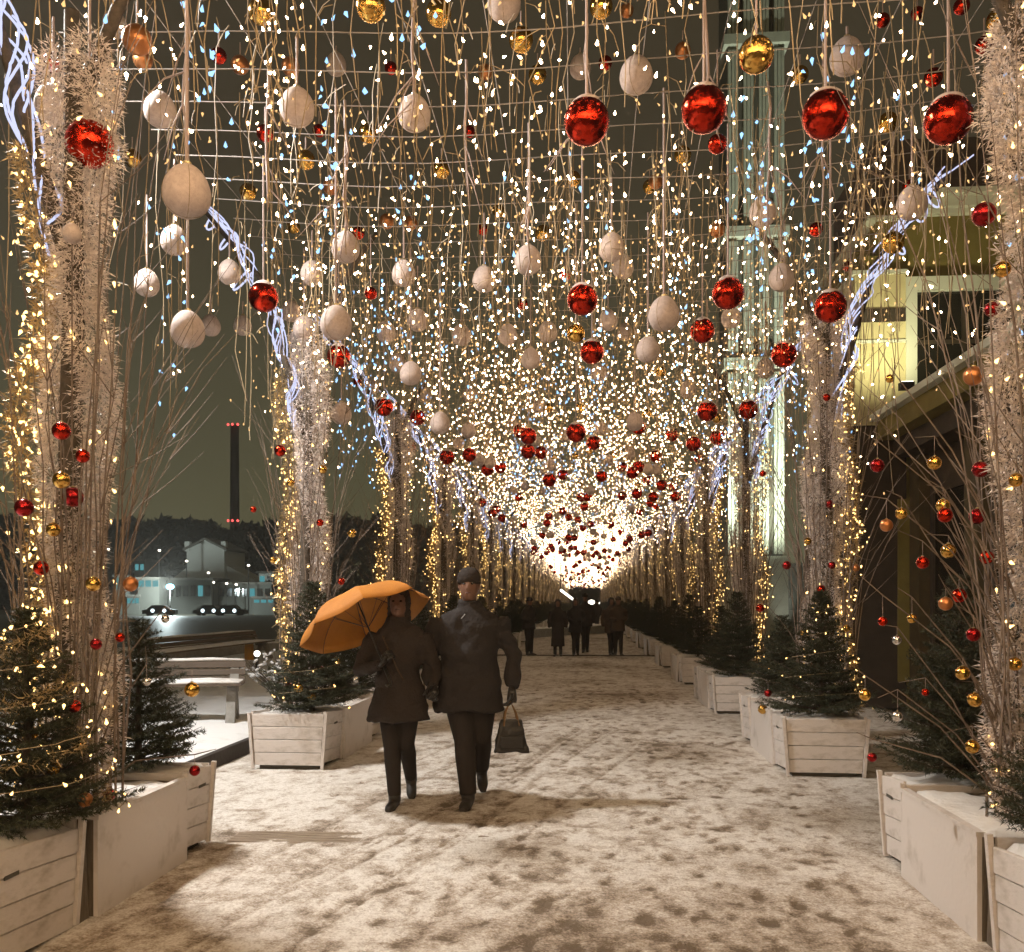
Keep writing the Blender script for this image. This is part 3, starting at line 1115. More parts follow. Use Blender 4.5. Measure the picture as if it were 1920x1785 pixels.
for q in range(2):
    pts = []
    for i in range(17):
        a = 2 * math.pi * i / 16
        z_ = 0.506 * math.cos(a)
        x_ = 0.506 * math.sin(a) * (1 - 0.28 * z_)
        pts.append((x_ if q == 0 else 0, x_ if q else 0, z_ * 1.13))
    SEAM.tube(pts, 0.008, 3, caps=False)
SEAM = SEAM.mesh('seam_thread', M['wire'])


def place_ball(p, s, colour, label, group, top=None, snow=False, cord_r=0.006, cap=True):
    nm = {'dark red': 'dark_red_ball'}.get(colour, colour.replace(' ', '_') + '_ball')
    t = thing(nm, label, 'ball', p, 0, group)
    o = link('ball', BALL[colour], t)
    o.scale = (s, s, s)
    o.rotation_euler = (0, 0, random.uniform(0, 6))
    if cap:
        c = link('cap', CAP, t)
        c.scale = (s, s, s * (1.12 if colour == 'white' else 1))
    if colour == 'white' and s > 0.15:
        sm = link('seam_thread', SEAM, t)
        sm.scale = (s, s, s)
        sm.rotation_euler = (0, 0, random.uniform(0, 3))
    if snow:
        c = link('snow_cap', SCAP, t)
        c.scale = (s, s, s)
        c.rotation_euler = (0, 0, random.uniform(0, 6))
    if top is not None and top > p[2] + s * 0.55:
        c = link('cord', CORD, t, (0, 0, s * 0.5))
        c.scale = (cord_r, cord_r, top - p[2] - s * 0.5)
    return t


RED = [(168, 270, 88), (1100, 228, 86), (1320, 205, 86), (1548, 215, 88), (1778, 225, 88),
       (494, 557, 56), (1092, 562, 58), (1365, 550, 60), (1557, 575, 60),
       (635, 668, 44), (1110, 660, 45), (1317, 620, 46), (1470, 665, 48),
       (670, 713, 24), (720, 763, 35), (1080, 811, 37), (1326, 771, 38), (1403, 768, 36),
       (768, 837, 24), (838, 857, 28), (1113, 830, 28), (1260, 815, 26), (1345, 820, 28), (1312, 858, 23),
       (914, 880, 24), (1030, 900, 26), (1055, 890, 21), (1128, 893, 22), (815, 928, 21), (903, 942, 18), (1090, 932, 18),
       (1055, 958, 16), (930, 955, 16), (1165, 875, 20), (1230, 855, 24), (1300, 935, 18), (1200, 960, 15), (1215, 900, 19)]
REDS = [(98, 118, 36), (880, 247, 22), (497, 250, 32), (695, 550, 24), (980, 570, 20), (1060, 515, 22), (672, 437, 24), (905, 430, 22),
        (1655, 38, 26), (1750, 145, 34), (1845, 85, 33), (1803, 12, 30), (733, 128, 24), (1135, 118, 26), (410, 105, 30), (1345, 270, 36),
        (1720, 25, 24), (598, 245, 24), (1705, 350, 26), (1530, 430, 26), (1590, 500, 20)]
WHITE = [(557, 200, 64), (777, 212, 60), (1193, 140, 62), (1588, 105, 62), (350, 358, 88), (100, 195, 66), (300, 205, 58), (215, 45, 44),
         (630, 120, 38), (1088, 125, 40), (945, 4, 62), (990, 487, 50), (648, 463, 52), (757, 512, 44), (908, 523, 44), (1147, 463, 48),
         (1168, 500, 40), (1245, 588, 58), (352, 617, 62), (275, 530, 46), (327, 450, 50), (430, 510, 42), (585, 512, 42), (630, 605, 58),
         (545, 583, 36), (783, 600, 38), (724, 622, 36), (865, 628, 36), (952, 627, 36), (1027, 622, 36), (1140, 600, 36), (1172, 622, 30),
         (1430, 397, 50), (1465, 520, 46), (1370, 595, 36), (1710, 380, 56), (1595, 585, 40), (1215, 655, 44), (995, 672, 36), (1123, 698, 30),
         (395, 610, 36), (455, 610, 34), (745, 680, 32), (770, 700, 40), (640, 775, 38), (825, 793, 38), (795, 740, 26), (1190, 790, 32),
         (697, 726, 26), (1520, 650, 36), (1435, 690, 34), (880, 740, 26), (1010, 760, 26), (960, 790, 22), (1290, 730, 30), (1060, 815, 24),
         (570, 615, 40), (1180, 850, 22), (860, 830, 22)]
GOLD = [(490, 22, 48), (822, 25, 48), (977, 75, 46), (1418, 103, 66), (1008, 140, 34), (690, 250, 36), (573, 300, 36), (828, 318, 34),
        (1127, 12, 44), (248, 297, 34), (455, 483, 26), (1018, 437, 30), (1280, 290, 32), (1080, 625, 34), (1675, 455, 40), (1665, 230, 38),
        (935, 395, 24), (465, 360, 32), (1500, 140, 32), (1870, 38, 40), (1075, 335, 28), (1218, 350, 26), (695, 12, 56), (550, 425, 26)]
DIM_GOLD = [(257, 75, 54), (268, 112, 36), (450, 122, 34), (910, 135, 28), (545, 125, 34), (1345, 430, 30), (1175, 20, 26), (770, 418, 26),
          (1230, 340, 28), (725, 415, 28), (1280, 95, 30), (620, 350, 30)]  # gold balls in dim light, the shade given by their colour


def spots(lst, s_real):
    out = []
    for u, v, px in lst:
        d = FPX * s_real / px
        p = P(u, v, d)
        out.append((p, s_real, u, v))
    return out


def row_word(p):
    y_ = p.y
    if y_ < 6.4:
        return 'front row'
    if y_ < 8.8:
        return 'second row'
    if y_ < 11.2:
        return 'third row'
    if y_ < 14:
        return 'fourth row'
    return 'deep rows'


def hang(lst, s_real, colour, words, group, snow=False, cord=0.006):
    it = spots(lst, s_real)
    rows = {}
    for p, s, u, v in it:
        rows.setdefault(row_word(p), []).append((u, p, s))
    for rw, items in rows.items():
        items.sort(key=lambda q: q[0])
        for i, (u, p, s) in enumerate(items):
            if len(items) == 1:
                lab = '%s, the only one in the %s' % (words, rw)
            else:
                lab = '%s in the %s, %s from the left' % (words, rw, ordn(i))
            place_ball(p, s, colour, lab, group, max(Z_CABLE, p.z + 0.25) - 0.05, snow, cord)


hang(RED, 0.25, 'red', 'large snow-capped red ball', 'large red balls', True, 0.008)
hang(REDS, 0.13, 'red', 'small shiny red ball', 'small red balls in the canopy')
hang(WHITE, 0.225, 'white', 'matt white egg-shaped ball', 'white balls', False, 0.009)
hang(GOLD, 0.17, 'gold', 'shiny gold ball', 'gold balls in the canopy')
hang(DIM_GOLD, 0.16, 'copper', 'dim-toned gold ball', 'dim-toned gold balls in the canopy')

# more of them deeper in, at random
r_b = np.random.default_rng(9)
deep = {}
for q in range(64):
    d = r_b.uniform(13, 30)
    col = str(r_b.choice(['red', 'white', 'gold', 'red', 'white']))
    x_ = r_b.uniform(-2.6, 2.1)
    s = {'red': 0.24, 'white': 0.21, 'gold': 0.15}[col]
    z_ = (r_b.uniform(3.9, 4.5) if col != 'gold' else r_b.uniform(4.2, 5.0))
    deep.setdefault(col, []).append((x_ / d, x_, d, z_, s))
for col, items in deep.items():
    for q, (_, x_, d, z_, s) in enumerate(sorted(items)):
        place_ball(Vector((x_, d, z_)), s, col, 'far %s ball among the lights deep in the tunnel, %s from the left' % (col, ordn(q)),
                   'far %s balls' % col, Z_CABLE - 0.05, False, 0.007)
mb = {'red_ball': MB(), 'white_ball': MB()}
for q in range(260):
    d = 30 + 110 * r_b.random() ** 1.3
    c = 'red_ball' if r_b.random() < 0.6 else 'white_ball'
    mb[c].ball((r_b.uniform(-2.6, 2.1), d, r_b.uniform(3.8, 4.4)), 0.125, 10, 6)
fb = link('far_balls', mb['red_ball'].mesh('far_balls', M['red_ball'], True), kind='stuff')
fb['label'] = 'mass of tiny red and white balls at the end of the tunnel'
fb['category'] = 'ball'
link('white_balls', mb['white_ball'].mesh('white_balls', M['white_ball'], True), fb, kind='stuff')

# thick pale cords and branching hanging twigs in the canopy
for q, (u, d, z0, z1) in enumerate([(345, 5.2, 4.15, 5.3), (1325, 5.4, 4.3, 5.3), (470, 6.2, 4.3, 5.35), (1100, 6.0, 4.5, 5.3), (1540, 6.3, 4.2, 5.3),
                                    (775, 5.6, 4.4, 5.3), (990, 7.2, 4.0, 5.3), (650, 7.0, 4.2, 5.3), (1435, 6.8, 4.1, 5.3), (880, 6.6, 4.4, 5.3)]):
    x_ = P(u, 0, d).x
    mb_ = MB()
    r_ = np.random.default_rng(500 + q)
    pts = [(0, 0, z1)]
    for i in range(1, 7):
        pts.append((r_.normal(0, 0.012), r_.normal(0, 0.012), z1 + (z0 - z1) * i / 6))
    mb_.tube(pts, [0.011, 0.011, 0.010, 0.010, 0.009, 0.007, 0.004], 5)
    for s in range(4):
        p = pts[int(r_.integers(2, 6))]
        dx, dy_ = r_.normal(0, 0.13, 2)
        mb_.tube([p, (p[0] + dx * .5, p[1] + dy_ * .5, p[2] - 0.12), (p[0] + dx, p[1] + dy_, p[2] - 0.32)], [0.006, 0.005, 0.002], 4)
    o = link('hanging_branch', mb_.mesh('hanging_branch', M['cord'], True), None, (x_, 3.75 + .44 * round((d - 3.75) / .44), 0))
    tag(o, 'pale tinsel branch hanging from the cables, %s from the left' % ordn(sorted([345, 1325, 470, 1100, 1540, 775, 990, 650, 1435, 880]).index(u)),
        'branch', 'pale hanging branches')

# net cables running along the alley over the rows
for q in range(13):
    x_ = X0 + .15 + q * .52
    z_ = Z_CABLE - 0.12 * (1 - ((x_ - XC) / 3.0) ** 2) + .012
    pts = [(x_ + .02 * math.sin(i * 1.3 + q), 2.5 + i * 1.5, z_ + .015 * math.sin(i * 2.1 + q)) for i in range(24)]
    o = link('net_cable', MB().tube(pts, .0035, 4).mesh('net_cable', M['net_wire'], True))
    tag(o, 'thin net cable running down the alley above the lights, %s from the left' % ordn(q), 'cable', 'net cables over the alley')

# small balls on the pillars and firs
SMALL_R = [(1752, 868, 26, 'gold'), (1645, 873, 26, 'dark red'), (1838, 880, 30, 'dark red'), (1772, 966, 28, 'red'), (1768, 948, 26, 'gold'),
           (1662, 985, 24, 'copper'), (1690, 963, 22, 'gold'), (1832, 968, 30, 'dark red'), (1778, 1033, 28, 'gold'), (1730, 1055, 24, 'red'),
           (1798, 1117, 28, 'red'), (1773, 1132, 26, 'copper'), (1825, 1190, 26, 'dark red'), (1682, 1200, 18, 'silver'), (1805, 1262, 27, 'gold'),
           (1828, 1312, 28, 'gold'), (1735, 1298, 14, 'red'), (1622, 1303, 22, 'gold'), (1683, 1343, 20, 'silver'), (1823, 1400, 26, 'gold'),
           (1635, 1420, 18, 'dark red'), (1868, 1425, 22, 'dark red'), (1903, 1245, 26, 'gold'), (1825, 705, 36, 'copper'), (1845, 402, 44, 'dark red'),
           (1860, 580, 28, 'dark red'), (1668, 710, 16, 'gold'), (1710, 1160, 18, 'gold'), (1655, 1165, 18, 'red'), (1880, 505, 30, 'gold'),
           (1905, 900, 26, 'gold'), (1850, 1045, 26, 'red')]
SMALL_L = [(115, 808, 34, 'red'), (155, 855, 26, 'red'), (115, 900, 32, 'gold'), (137, 932, 38, 'dark red'), (45, 952, 34, 'dark red'),
           (100, 993, 26, 'gold'), (77, 1065, 28, 'red'), (175, 1095, 28, 'gold'), (245, 1095, 28, 'copper'), (180, 1208, 22, 'dark red'),
           (225, 1195, 18, 'red'), (60, 1248, 30, 'gold'), (140, 1324, 24, 'red'), (360, 1293, 28, 'gold'), (275, 1278, 16, 'silver'),
           (100, 1442, 24, 'gold'), (20, 1450, 28, 'gold'), (55, 1560, 26, 'dark red'), (160, 1500, 28, 'copper'), (205, 1490, 22, 'dark red'),
           (365, 1445, 20, 'dark red'), (60, 1380, 22, 'gold'), (135, 437, 34, 'white'), (30, 1330, 24, 'gold'), (150, 1400, 22, 'gold'),
           (310, 1160, 16, 'silver')]
SMALL_2 = [(525, 845, 22, 'red', -1), (475, 955, 12, 'red', -1), (512, 1050, 12, 'gold', -1), (605, 880, 16, 'gold', -1), (660, 1000, 16, 'gold', -1),
           (560, 1290, 18, 'gold', -1), (600, 1255, 14, 'red', -1), (585, 1305, 18, 'gold', -1), (540, 1285, 12, 'red', -1), (665, 1275, 14, 'silver', -1),
           (630, 1240, 16, 'gold', -1), (600, 980, 14, 'red', -1), (545, 905, 14, 'gold', -1), (640, 1090, 14, 'red', -1),
           (1550, 745, 14, 'red', 1), (1430, 888, 12, 'red', 1), (1555, 945, 16, 'dark red', 1), (1515, 1015, 14, 'gold', 1), (1475, 1060, 16, 'dark red', 1),
           (1425, 1140, 16, 'red', 1), (1508, 1187, 16, 'gold', 1), (1540, 1105, 16, 'red', 1), (1587, 1178, 14, 'gold', 1), (1522, 1250, 12, 'red', 1),
           (1430, 1330, 18, 'gold', 1), (1440, 1300, 14, 'dark red', 1), (1560, 1060, 14, 'dark red', 1), (1605, 1065, 14, 'copper', 1)]


def small(lst, host, dlo, dhi, pil):
    by = {}
    sp = MB()
    sg = -1 if abs(pil.rotation_euler.z) > 1 else 1
    for it in lst:
        by.setdefault(it[3], []).append(it)
    for col, items in by.items():
        items.sort(key=lambda q: q[1])
        for i, it in enumerate(items):
            u, v, px = it[:3]
            d = random.uniform(dlo, dhi)
            s = px * d / FPX
            w_ = 'small %s ball hung on %s' % (col, host)
            lab = w_ if len(items) == 1 else '%s, %s from the top' % (w_, ordn(i))
            p = P(u, v, d)
            tz = p.z + s * .5 + random.uniform(.03, .10)
            place_ball(p, s, col, lab, 'small balls on the trees and pillars', tz, False, 0.0009)
            # the twig it hangs from, in the pillar's own frame
            e = Vector(((p.x - pil.location.x) * sg, (p.y - pil.location.y) * sg, tz))
            r0 = Vector((e.x, e.y, 0))
            if r0.length < 1.1:
                z0 = max(.5, tz - random.uniform(.35, .9) - r0.length * .4)
                b0 = r0.normalized() * .12 + Vector((0, 0, z0))
                m1 = b0.lerp(e, .5) + Vector((0, 0, .10))
                nx = e + r0.normalized() * .10 + Vector((random.uniform(-.05, .05), random.uniform(-.05, .05), random.uniform(-.04, .10)))
                sp.tube([b0, b0.lerp(m1, .5) + Vector((0, 0, .02)), m1, e + Vector((0, 0, .003)), nx], [.0055, .005, .004, .003, .0015], 4, caps=False)
    if sp.v:
        link('twig_spray', sp.mesh('twig_spray', M['twig']), pil, kind='stuff')


small(SMALL_R, 'the nearest right pillar and firs', 4.35, 4.75, PILLAR_AT[1][0])
small(SMALL_L, 'the nearest left pillar and firs', 4.2, 4.7, PILLAR_AT[-1][0])
small([s for s in SMALL_2 if s[4] < 0], 'the second left pillar and fir', 8.6, 9.4, PILLAR_AT[-1][1])
small([s for s in SMALL_2 if s[4] > 0], 'the second right pillar and fir', 8.6, 9.4, PILLAR_AT[1][1])

# ------------------------------------------------------------------ the couple and the far walkers
def remesh(mb, voxel, smooth=4):
    me = mb.mesh('tmp', None)
    o = bpy.data.objects.new('tmp', me)
    COL.objects.link(o)
    m = o.modifiers.new('r', 'REMESH')
    m.mode = 'VOXEL'
    m.voxel_size = voxel
    s = o.modifiers.new('s', 'SMOOTH')
    s.factor = 0.5
    s.iterations = smooth
    dg = bpy.context.evaluated_depsgraph_get()
    out = bpy.data.meshes.new_from_object(o.evaluated_get(dg))
    bpy.data.objects.remove(o)
    bpy.data.meshes.remove(me)
    out.polygons.foreach_set('use_smooth', [True] * len(out.polygons))
    return out


def wrinkle(me, amp, sc, seed):
    n = len(me.vertices)
    co = np.empty(n * 3, np.float32)
    me.vertices.foreach_get('co', co)
    co = co.reshape(-1, 3)
    no = np.empty(n * 3, np.float32)
    me.vertices.foreach_get('normal', no)
    no = no.reshape(-1, 3)
    h = vnoise(co[:, 0] * sc + co[:, 1] * sc * .7 + 50, co[:, 2] * sc * 1.6 + 50, seed) - 0.5
    h += 0.6 * (vnoise(co[:, 0] * sc * 2.3 - co[:, 1] * sc * 1.9 + 90, co[:, 2] * sc * 2.6 + 20, seed + 1) - 0.5)
    co += no * (amp * h)[:, None]
    me.vertices.foreach_set('co', co.ravel())
    me.update()


def hand(mb, w, d, palm_n, s=1.0, curl=1.0, mirror=1):
    """five fingers: w wrist point, d direction along the hand, palm_n the palm's normal; fingers curl towards palm_n"""
    w, d, pn = Vector(w), Vector(d).normalized(), Vector(palm_n)
    pn = (pn - d * pn.dot(d)).normalized()
    sd = d.cross(pn).normalized() * mirror
    mb.tube([w - d * .02 * s, w + d * .02 * s, w + d * .06 * s, w + d * .088 * s], [.026 * s, .033 * s, .038 * s, .034 * s], 10, True, 0.5)
    for i, (L, o_) in enumerate(((.066, -.030), (.076, -.010), (.071, .010), (.056, .028))):
        p = w + d * .083 * s + sd * o_ * s
        pts = [p - d * .015 * s, p]
        ang = 0.25 * curl
        for j, f in enumerate((.45, .32, .23)):
            ang += 0.55 * curl
            p = p + (d * math.cos(ang) + pn * math.sin(ang)) * L * f * s
            pts.append(p)
        mb.tube(pts, [.0098 * s, .0095 * s, .0088 * s, .008 * s, .006 * s], 7)
    p = w + d * .025 * s - sd * .030 * s
    mb.tube([p, p + (d * .8 - sd * .7 + pn * .3) * .032 * s, p + (d * 1.5 - sd * .8 + pn * .8 * curl) * .038 * s, p + (d * 2.0 - sd * .55 + pn * 1.4 * curl) * .040 * s],
            [.012 * s, .011 * s, .0095 * s, .007 * s], 7)


def person(label, loc, rz, H, legs, arms, coat, coat_mat, trousers_mat, hat=None, hair=None, face=True, voxel=0.014, group=None,
           coat_hem=0.72, width=1.0, flare=0.0, hands=True, glove='leather', lean=0.0, category='person'):
    """legs: [(knee, ankle, toe_dir_pitch)], arms: [(shoulder_x, elbow, wrist, finger_dir, palm_n)]; local frame faces -Y"""
    k = H / 1.78
    t = thing('person', label, category, loc, rz, group)
    W = width
    body = MB()
    # torso, neck
    body.loft([(.84 * k, 0, 0, .13 * k * W, .10 * k), (.95 * k, 0, 0, .165 * k * W, .12 * k), (1.08 * k, 0, lean * .3, .145 * k * W, .11 * k),
               (1.25 * k, 0, lean * .6, .165 * k * W, .12 * k), (1.40 * k, 0, lean, .175 * k * W, .105 * k), (1.46 * k, 0, lean, .12 * k * W, .08 * k),
               (1.50 * k, 0, lean, .06 * k, .06 * k)], 18)
    body.tube([(0, lean, 1.44 * k), (0, lean - .005, 1.52 * k), (0, lean - .015, 1.60 * k)], [.062 * k, .055 * k, .055 * k], 12)
    hc = Vector((0, lean - .025 * k, 1.665 * k))
    # head with jaw, brow and cheeks
    rings = []
    for f, rx, ry, dy in ((-.118, .030, .034, -.030), (-.105, .046, .056, -.022), (-.08, .060, .076, -.012), (-.04, .069, .088, -.003), (0, .074, .094, 0.002),
                          (.04, .076, .096, .004), (.075, .069, .087, .006), (.10, .050, .064, .008), (.116, .022, .030, .008)):
        rings.append((hc.z + f * k, hc.x, hc.y + dy * k, rx * k, ry * k))
    body.loft(rings, 20)
    if face:
        body.hexa([(hc.x - .017 * k, hc.y - .115 * k, hc.z - .038 * k), (hc.x + .017 * k, hc.y - .115 * k, hc.z - .038 * k),
                   (hc.x + .017 * k, hc.y - .07 * k, hc.z - .036 * k), (hc.x - .017 * k, hc.y - .07 * k, hc.z - .036 * k),
                   (hc.x - .009 * k, hc.y - .094 * k, hc.z + .014 * k), (hc.x + .009 * k, hc.y - .094 * k, hc.z + .014 * k),
                   (hc.x + .009 * k, hc.y - .07 * k, hc.z + .014 * k), (hc.x - .009 * k, hc.y - .07 * k, hc.z + .014 * k)])
        for s in (-1, 1):
            body.ball((hc.x + s * .077 * k, hc.y + .012 * k, hc.z - .008 * k), .030 * k, 8, 6, (.35, .7, 1.1))
    # legs
    for sx, (kn, an, tp) in zip((-1, 1), legs):
        hip = Vector((sx * .085 * k * W, 0, .90 * k))
        kn, an = Vector(kn) * k, Vector(an) * k
        mid = hip.lerp(kn, .5)
        calf = kn.lerp(an, .3) + Vector((0, .012 * k, 0))
        body.tube([hip, mid, kn, calf, kn.lerp(an, .7), an], [.092 * k * W, .088 * k * W, .068 * k * W, .070 * k * W, .060 * k * W, .055 * k * W], 12)
    # arms
    for sh, el, wr, fd, pn in arms:
        shp = Vector((sh * k, lean, 1.41 * k))
        el, wr = Vector(el) * k, Vector(wr) * k
        body.tube([shp, shp.lerp(el, .5), el, el.lerp(wr, .35), wr], [.052 * k, .047 * k, .040 * k, .039 * k, .029 * k], 10)
    me = remesh(body, voxel)
    me.name = 'body'
    hb = MB()
    if hands:
        for i, (sh, el, wr, fd, pn) in enumerate(arms):
            hand(hb, Vector(wr) * k, fd, pn, k * 1.02, 1.15, 1 if sh > 0 else -1)
        n0 = len(me.vertices)
        # append the hands to the body mesh
        hv = hb.mesh('tmp', None, True)
        bm_v = np.empty(len(me.vertices) * 3, np.float32)
        me.vertices.foreach_get('co', bm_v)
        vs = [tuple(q) for q in bm_v.reshape(-1, 3)] + hb.v
        fs = [tuple(p.vertices) for p in me.polygons] + [tuple(i + n0 for i in f) for f in hb.f]
        nb = len(me.polygons)
        me2 = bpy.data.meshes.new('body')
        me2.from_pydata(vs, [], fs)
        me2.update()
        me2.polygons.foreach_set('use_smooth', [True] * len(me2.polygons))
        me = me2
    else:
        nb = len(me.polygons)
    for m_ in (M[trousers_mat], M['skin'], M[glove]):
        me.materials.append(m_)
    mi = []
    for i, p in enumerate(me.polygons):
        if i >= nb:
            mi.append(2)
        else:
            mi.append(1 if p.center.z > 1.47 * k else 0)
    me.polygons.foreach_set('material_index', mi)
    me.update()
    link('body', me, t)
    # coat
    c = MB()
    hz = coat_hem * k
    fl = flare
    c.loft([(hz, 0, 0, (.205 + fl) * k * W, (.165 + fl * .7) * k), (hz + .12 * k, 0, .0, (.20 + fl * .75) * k * W, (.160 + fl * .5) * k),
            (.98 * k, 0, lean * .2, .195 * k * W, .152 * k), (1.10 * k, 0, lean * .4, .182 * k * W, .145 * k), (1.26 * k, 0, lean * .7, .20 * k * W, .150 * k),
            (1.38 * k, 0, lean, .212 * k * W, .135 * k), (1.44 * k, 0, lean, .175 * k * W, .115 * k), (1.485 * k, 0, lean, .105 * k, .092 * k),
            (1.55 * k, 0, lean - .005, .088 * k, .085 * k)], 22)
    for sh, el, wr, fd, pn in arms:
        shp = Vector((sh * k * .98, lean, 1.40 * k))
        el, wr = Vector(el) * k, Vector(wr) * k
        c.tube([shp, shp.lerp(el, .5), el, el.lerp(wr, .5), el.lerp(wr, .93)], [.082 * k, .075 * k, .066 * k, .060 * k, .050 * k], 12)
    cm = remesh(c, voxel, 3)
    wrinkle(cm, 0.034 if voxel < .02 else 0.015, 7.0, int(abs(loc[0]) * 100) + 5)
    cm.name = 'coat'
    cm.materials.append(M[coat_mat])
    link('coat', cm, t)
    # boots
    for sx, (kn, an, tp) in zip((-1, 1), legs):
        an = Vector(an) * k
        bt = MB()
        fdir = Vector((sx * .12, -math.cos(tp), math.sin(tp)))
        fdir.normalize()
        up = Vector((0, math.sin(tp), math.cos(tp)))
        heel = an - up * .075 * k - fdir * .035 * k
        bt.tube([an + (Vector(kn) * k - an).normalized() * .13 * k, an + (Vector(kn) * k - an).normalized() * .03 * k, an - up * .04 * k], [.056 * k, .054 * k, .052 * k], 12)
        bt.tube([heel + up * .02 * k, heel + fdir * .08 * k + up * .02 * k, heel + fdir * .17 * k + up * .008 * k, heel + fdir * .245 * k + up * .002 * k],
                [.040 * k, .046 * k, .046 * k, .026 * k], 12, True, 0.85)
        bm = remesh(bt, max(voxel * .8, .010), 3)
        bm.name = 'boot'
        bm.materials.append(M['boot'])
        link('boot', bm, t)
    if face:
        em = MB().ball((0, 0, 0), .0095 * k, 8, 6, (1.3, .6, .8)).mesh('eye', M['eye'], True)
        for s in (-1, 1):
            link('eye', em, t, (hc.x + s * .030 * k, hc.y - .088 * k, hc.z + .006 * k))
        mm = MB().ball((0, 0, 0), .010 * k, 8, 6, (2.2, .7, .55)).mesh('mouth', M['lips'], True)
        link('mouth', mm, t, (hc.x, hc.y - .094 * k, hc.z - .062 * k))
    if hat:
        hm = MB()
        hm.loft([(hc.z + .005 * k, hc.x, hc.y + .012 * k, .087 * k, .098 * k), (hc.z + .03 * k, hc.x, hc.y + .008 * k, .090 * k, .106 * k),
                 (hc.z + .06 * k, hc.x, hc.y + .008 * k, .089 * k, .106 * k), (hc.z + .085 * k, hc.x, hc.y + .010 * k, .082 * k, .098 * k),
                 (hc.z + .108 * k, hc.x, hc.y + .012 * k, .066 * k, .080 * k), (hc.z + .124 * k, hc.x, hc.y + .013 * k, .044 * k, .054 * k), (hc.z + .132 * k, hc.x, hc.y + .013 * k, .016 * k, .02 * k)], 22)
        hmm = hm.mesh('hat', M[hat], True)
        link('hat', hmm, t)
    if hair:
        hr = MB()
        hr.loft([(hc.z - .20 * k, hc.x, hc.y + .065 * k, .085 * k, .045 * k), (hc.z - .12 * k, hc.x, hc.y + .05 * k, .098 * k, .066 * k),
                 (hc.z - .04 * k, hc.x, hc.y + .03 * k, .096 * k, .086 * k), (hc.z + .04 * k, hc.x, hc.y + .02 * k, .094 * k, .10 * k),
                 (hc.z + .09 * k, hc.x, hc.y + .012 * k, .078 * k, .095 * k), (hc.z + .128 * k, hc.x, hc.y + .01 * k, .042 * k, .055 * k)], 22)
        hrm = remesh(hr, 0.013, 3)
        wrinkle(hrm, .012, 30, 3)
        hrm.name = 'hair'
        hrm.materials.append(M[hair])
        link('hair', hrm, t)
    return t


# woman under the umbrella: standing on the leg in front, the other leg coming from behind
pw = G(748, 1514)
woman = person('person in a dark knee-length coat walking under the orange umbrella', (pw.x, pw.y, 0.012), 0.06, 1.66,
               [((-.055, -.03, .48), (-.030, -.03, .085), 0.0), ((.055, .05, .50), (.045, .42, .155), -.45)],
               [(-.19, (-.31, -.06, 1.12), (-.10, -.25, 1.17), (.55, -.3, .75), (.7, .6, .1)),
                (.19, (.29, .05, 1.10), (.30, -.14, .98), (.1, -.8, -.5), (-.6, 0, -.5))],
               True, 'black_cloth', 'trousers', None, 'hair', True, 0.014, None, 0.70, 1.0, 0.055)
pm_ = G(880, 1512)
man = person('person in a dark parka and knitted cap carrying a bag', (pm_.x, pm_.y, 0.012), 0.04, 1.80,
             [((-.035, -.02, .49), (-.005, -.04, .085), 0.0), ((.085, .08, .50), (.055, .50, .20), -.55)],
             [(-.22, (-.31, .04, 1.13), (-.28, -.10, .90), (.0, -.3, -1), (.6, -.2, 0)),
              (.22, (.335, .05, 1.13), (.325, -.06, .87), (.0, -.05, -1), (-.9, -.1, -.2))],
             True, 'navy_cloth', 'trousers', 'black_cloth', None, True, 0.014, None, 0.715, 1.18, 0.02)
man_k = 1.80 / 1.78
zip_me = MB().tube([(0, 0, 0), (0.03, -.004, .035)], [.004, .004], 5).mesh('zip_pull', M['steel'])
link('zip_pull', zip_me, man, (-.05, -.128, 1.41 * man_k))

# strap bag across the woman: light strap line
st = MB()
st.tube([(-.10, -.155, 1.30), (-.04, -.175, 1.16), (.02, -.178, 1.04), (.06, -.17, .97)], .007, 5)
link('bag_strap', st.mesh('bag_strap', M['brown_cloth'], True), woman)

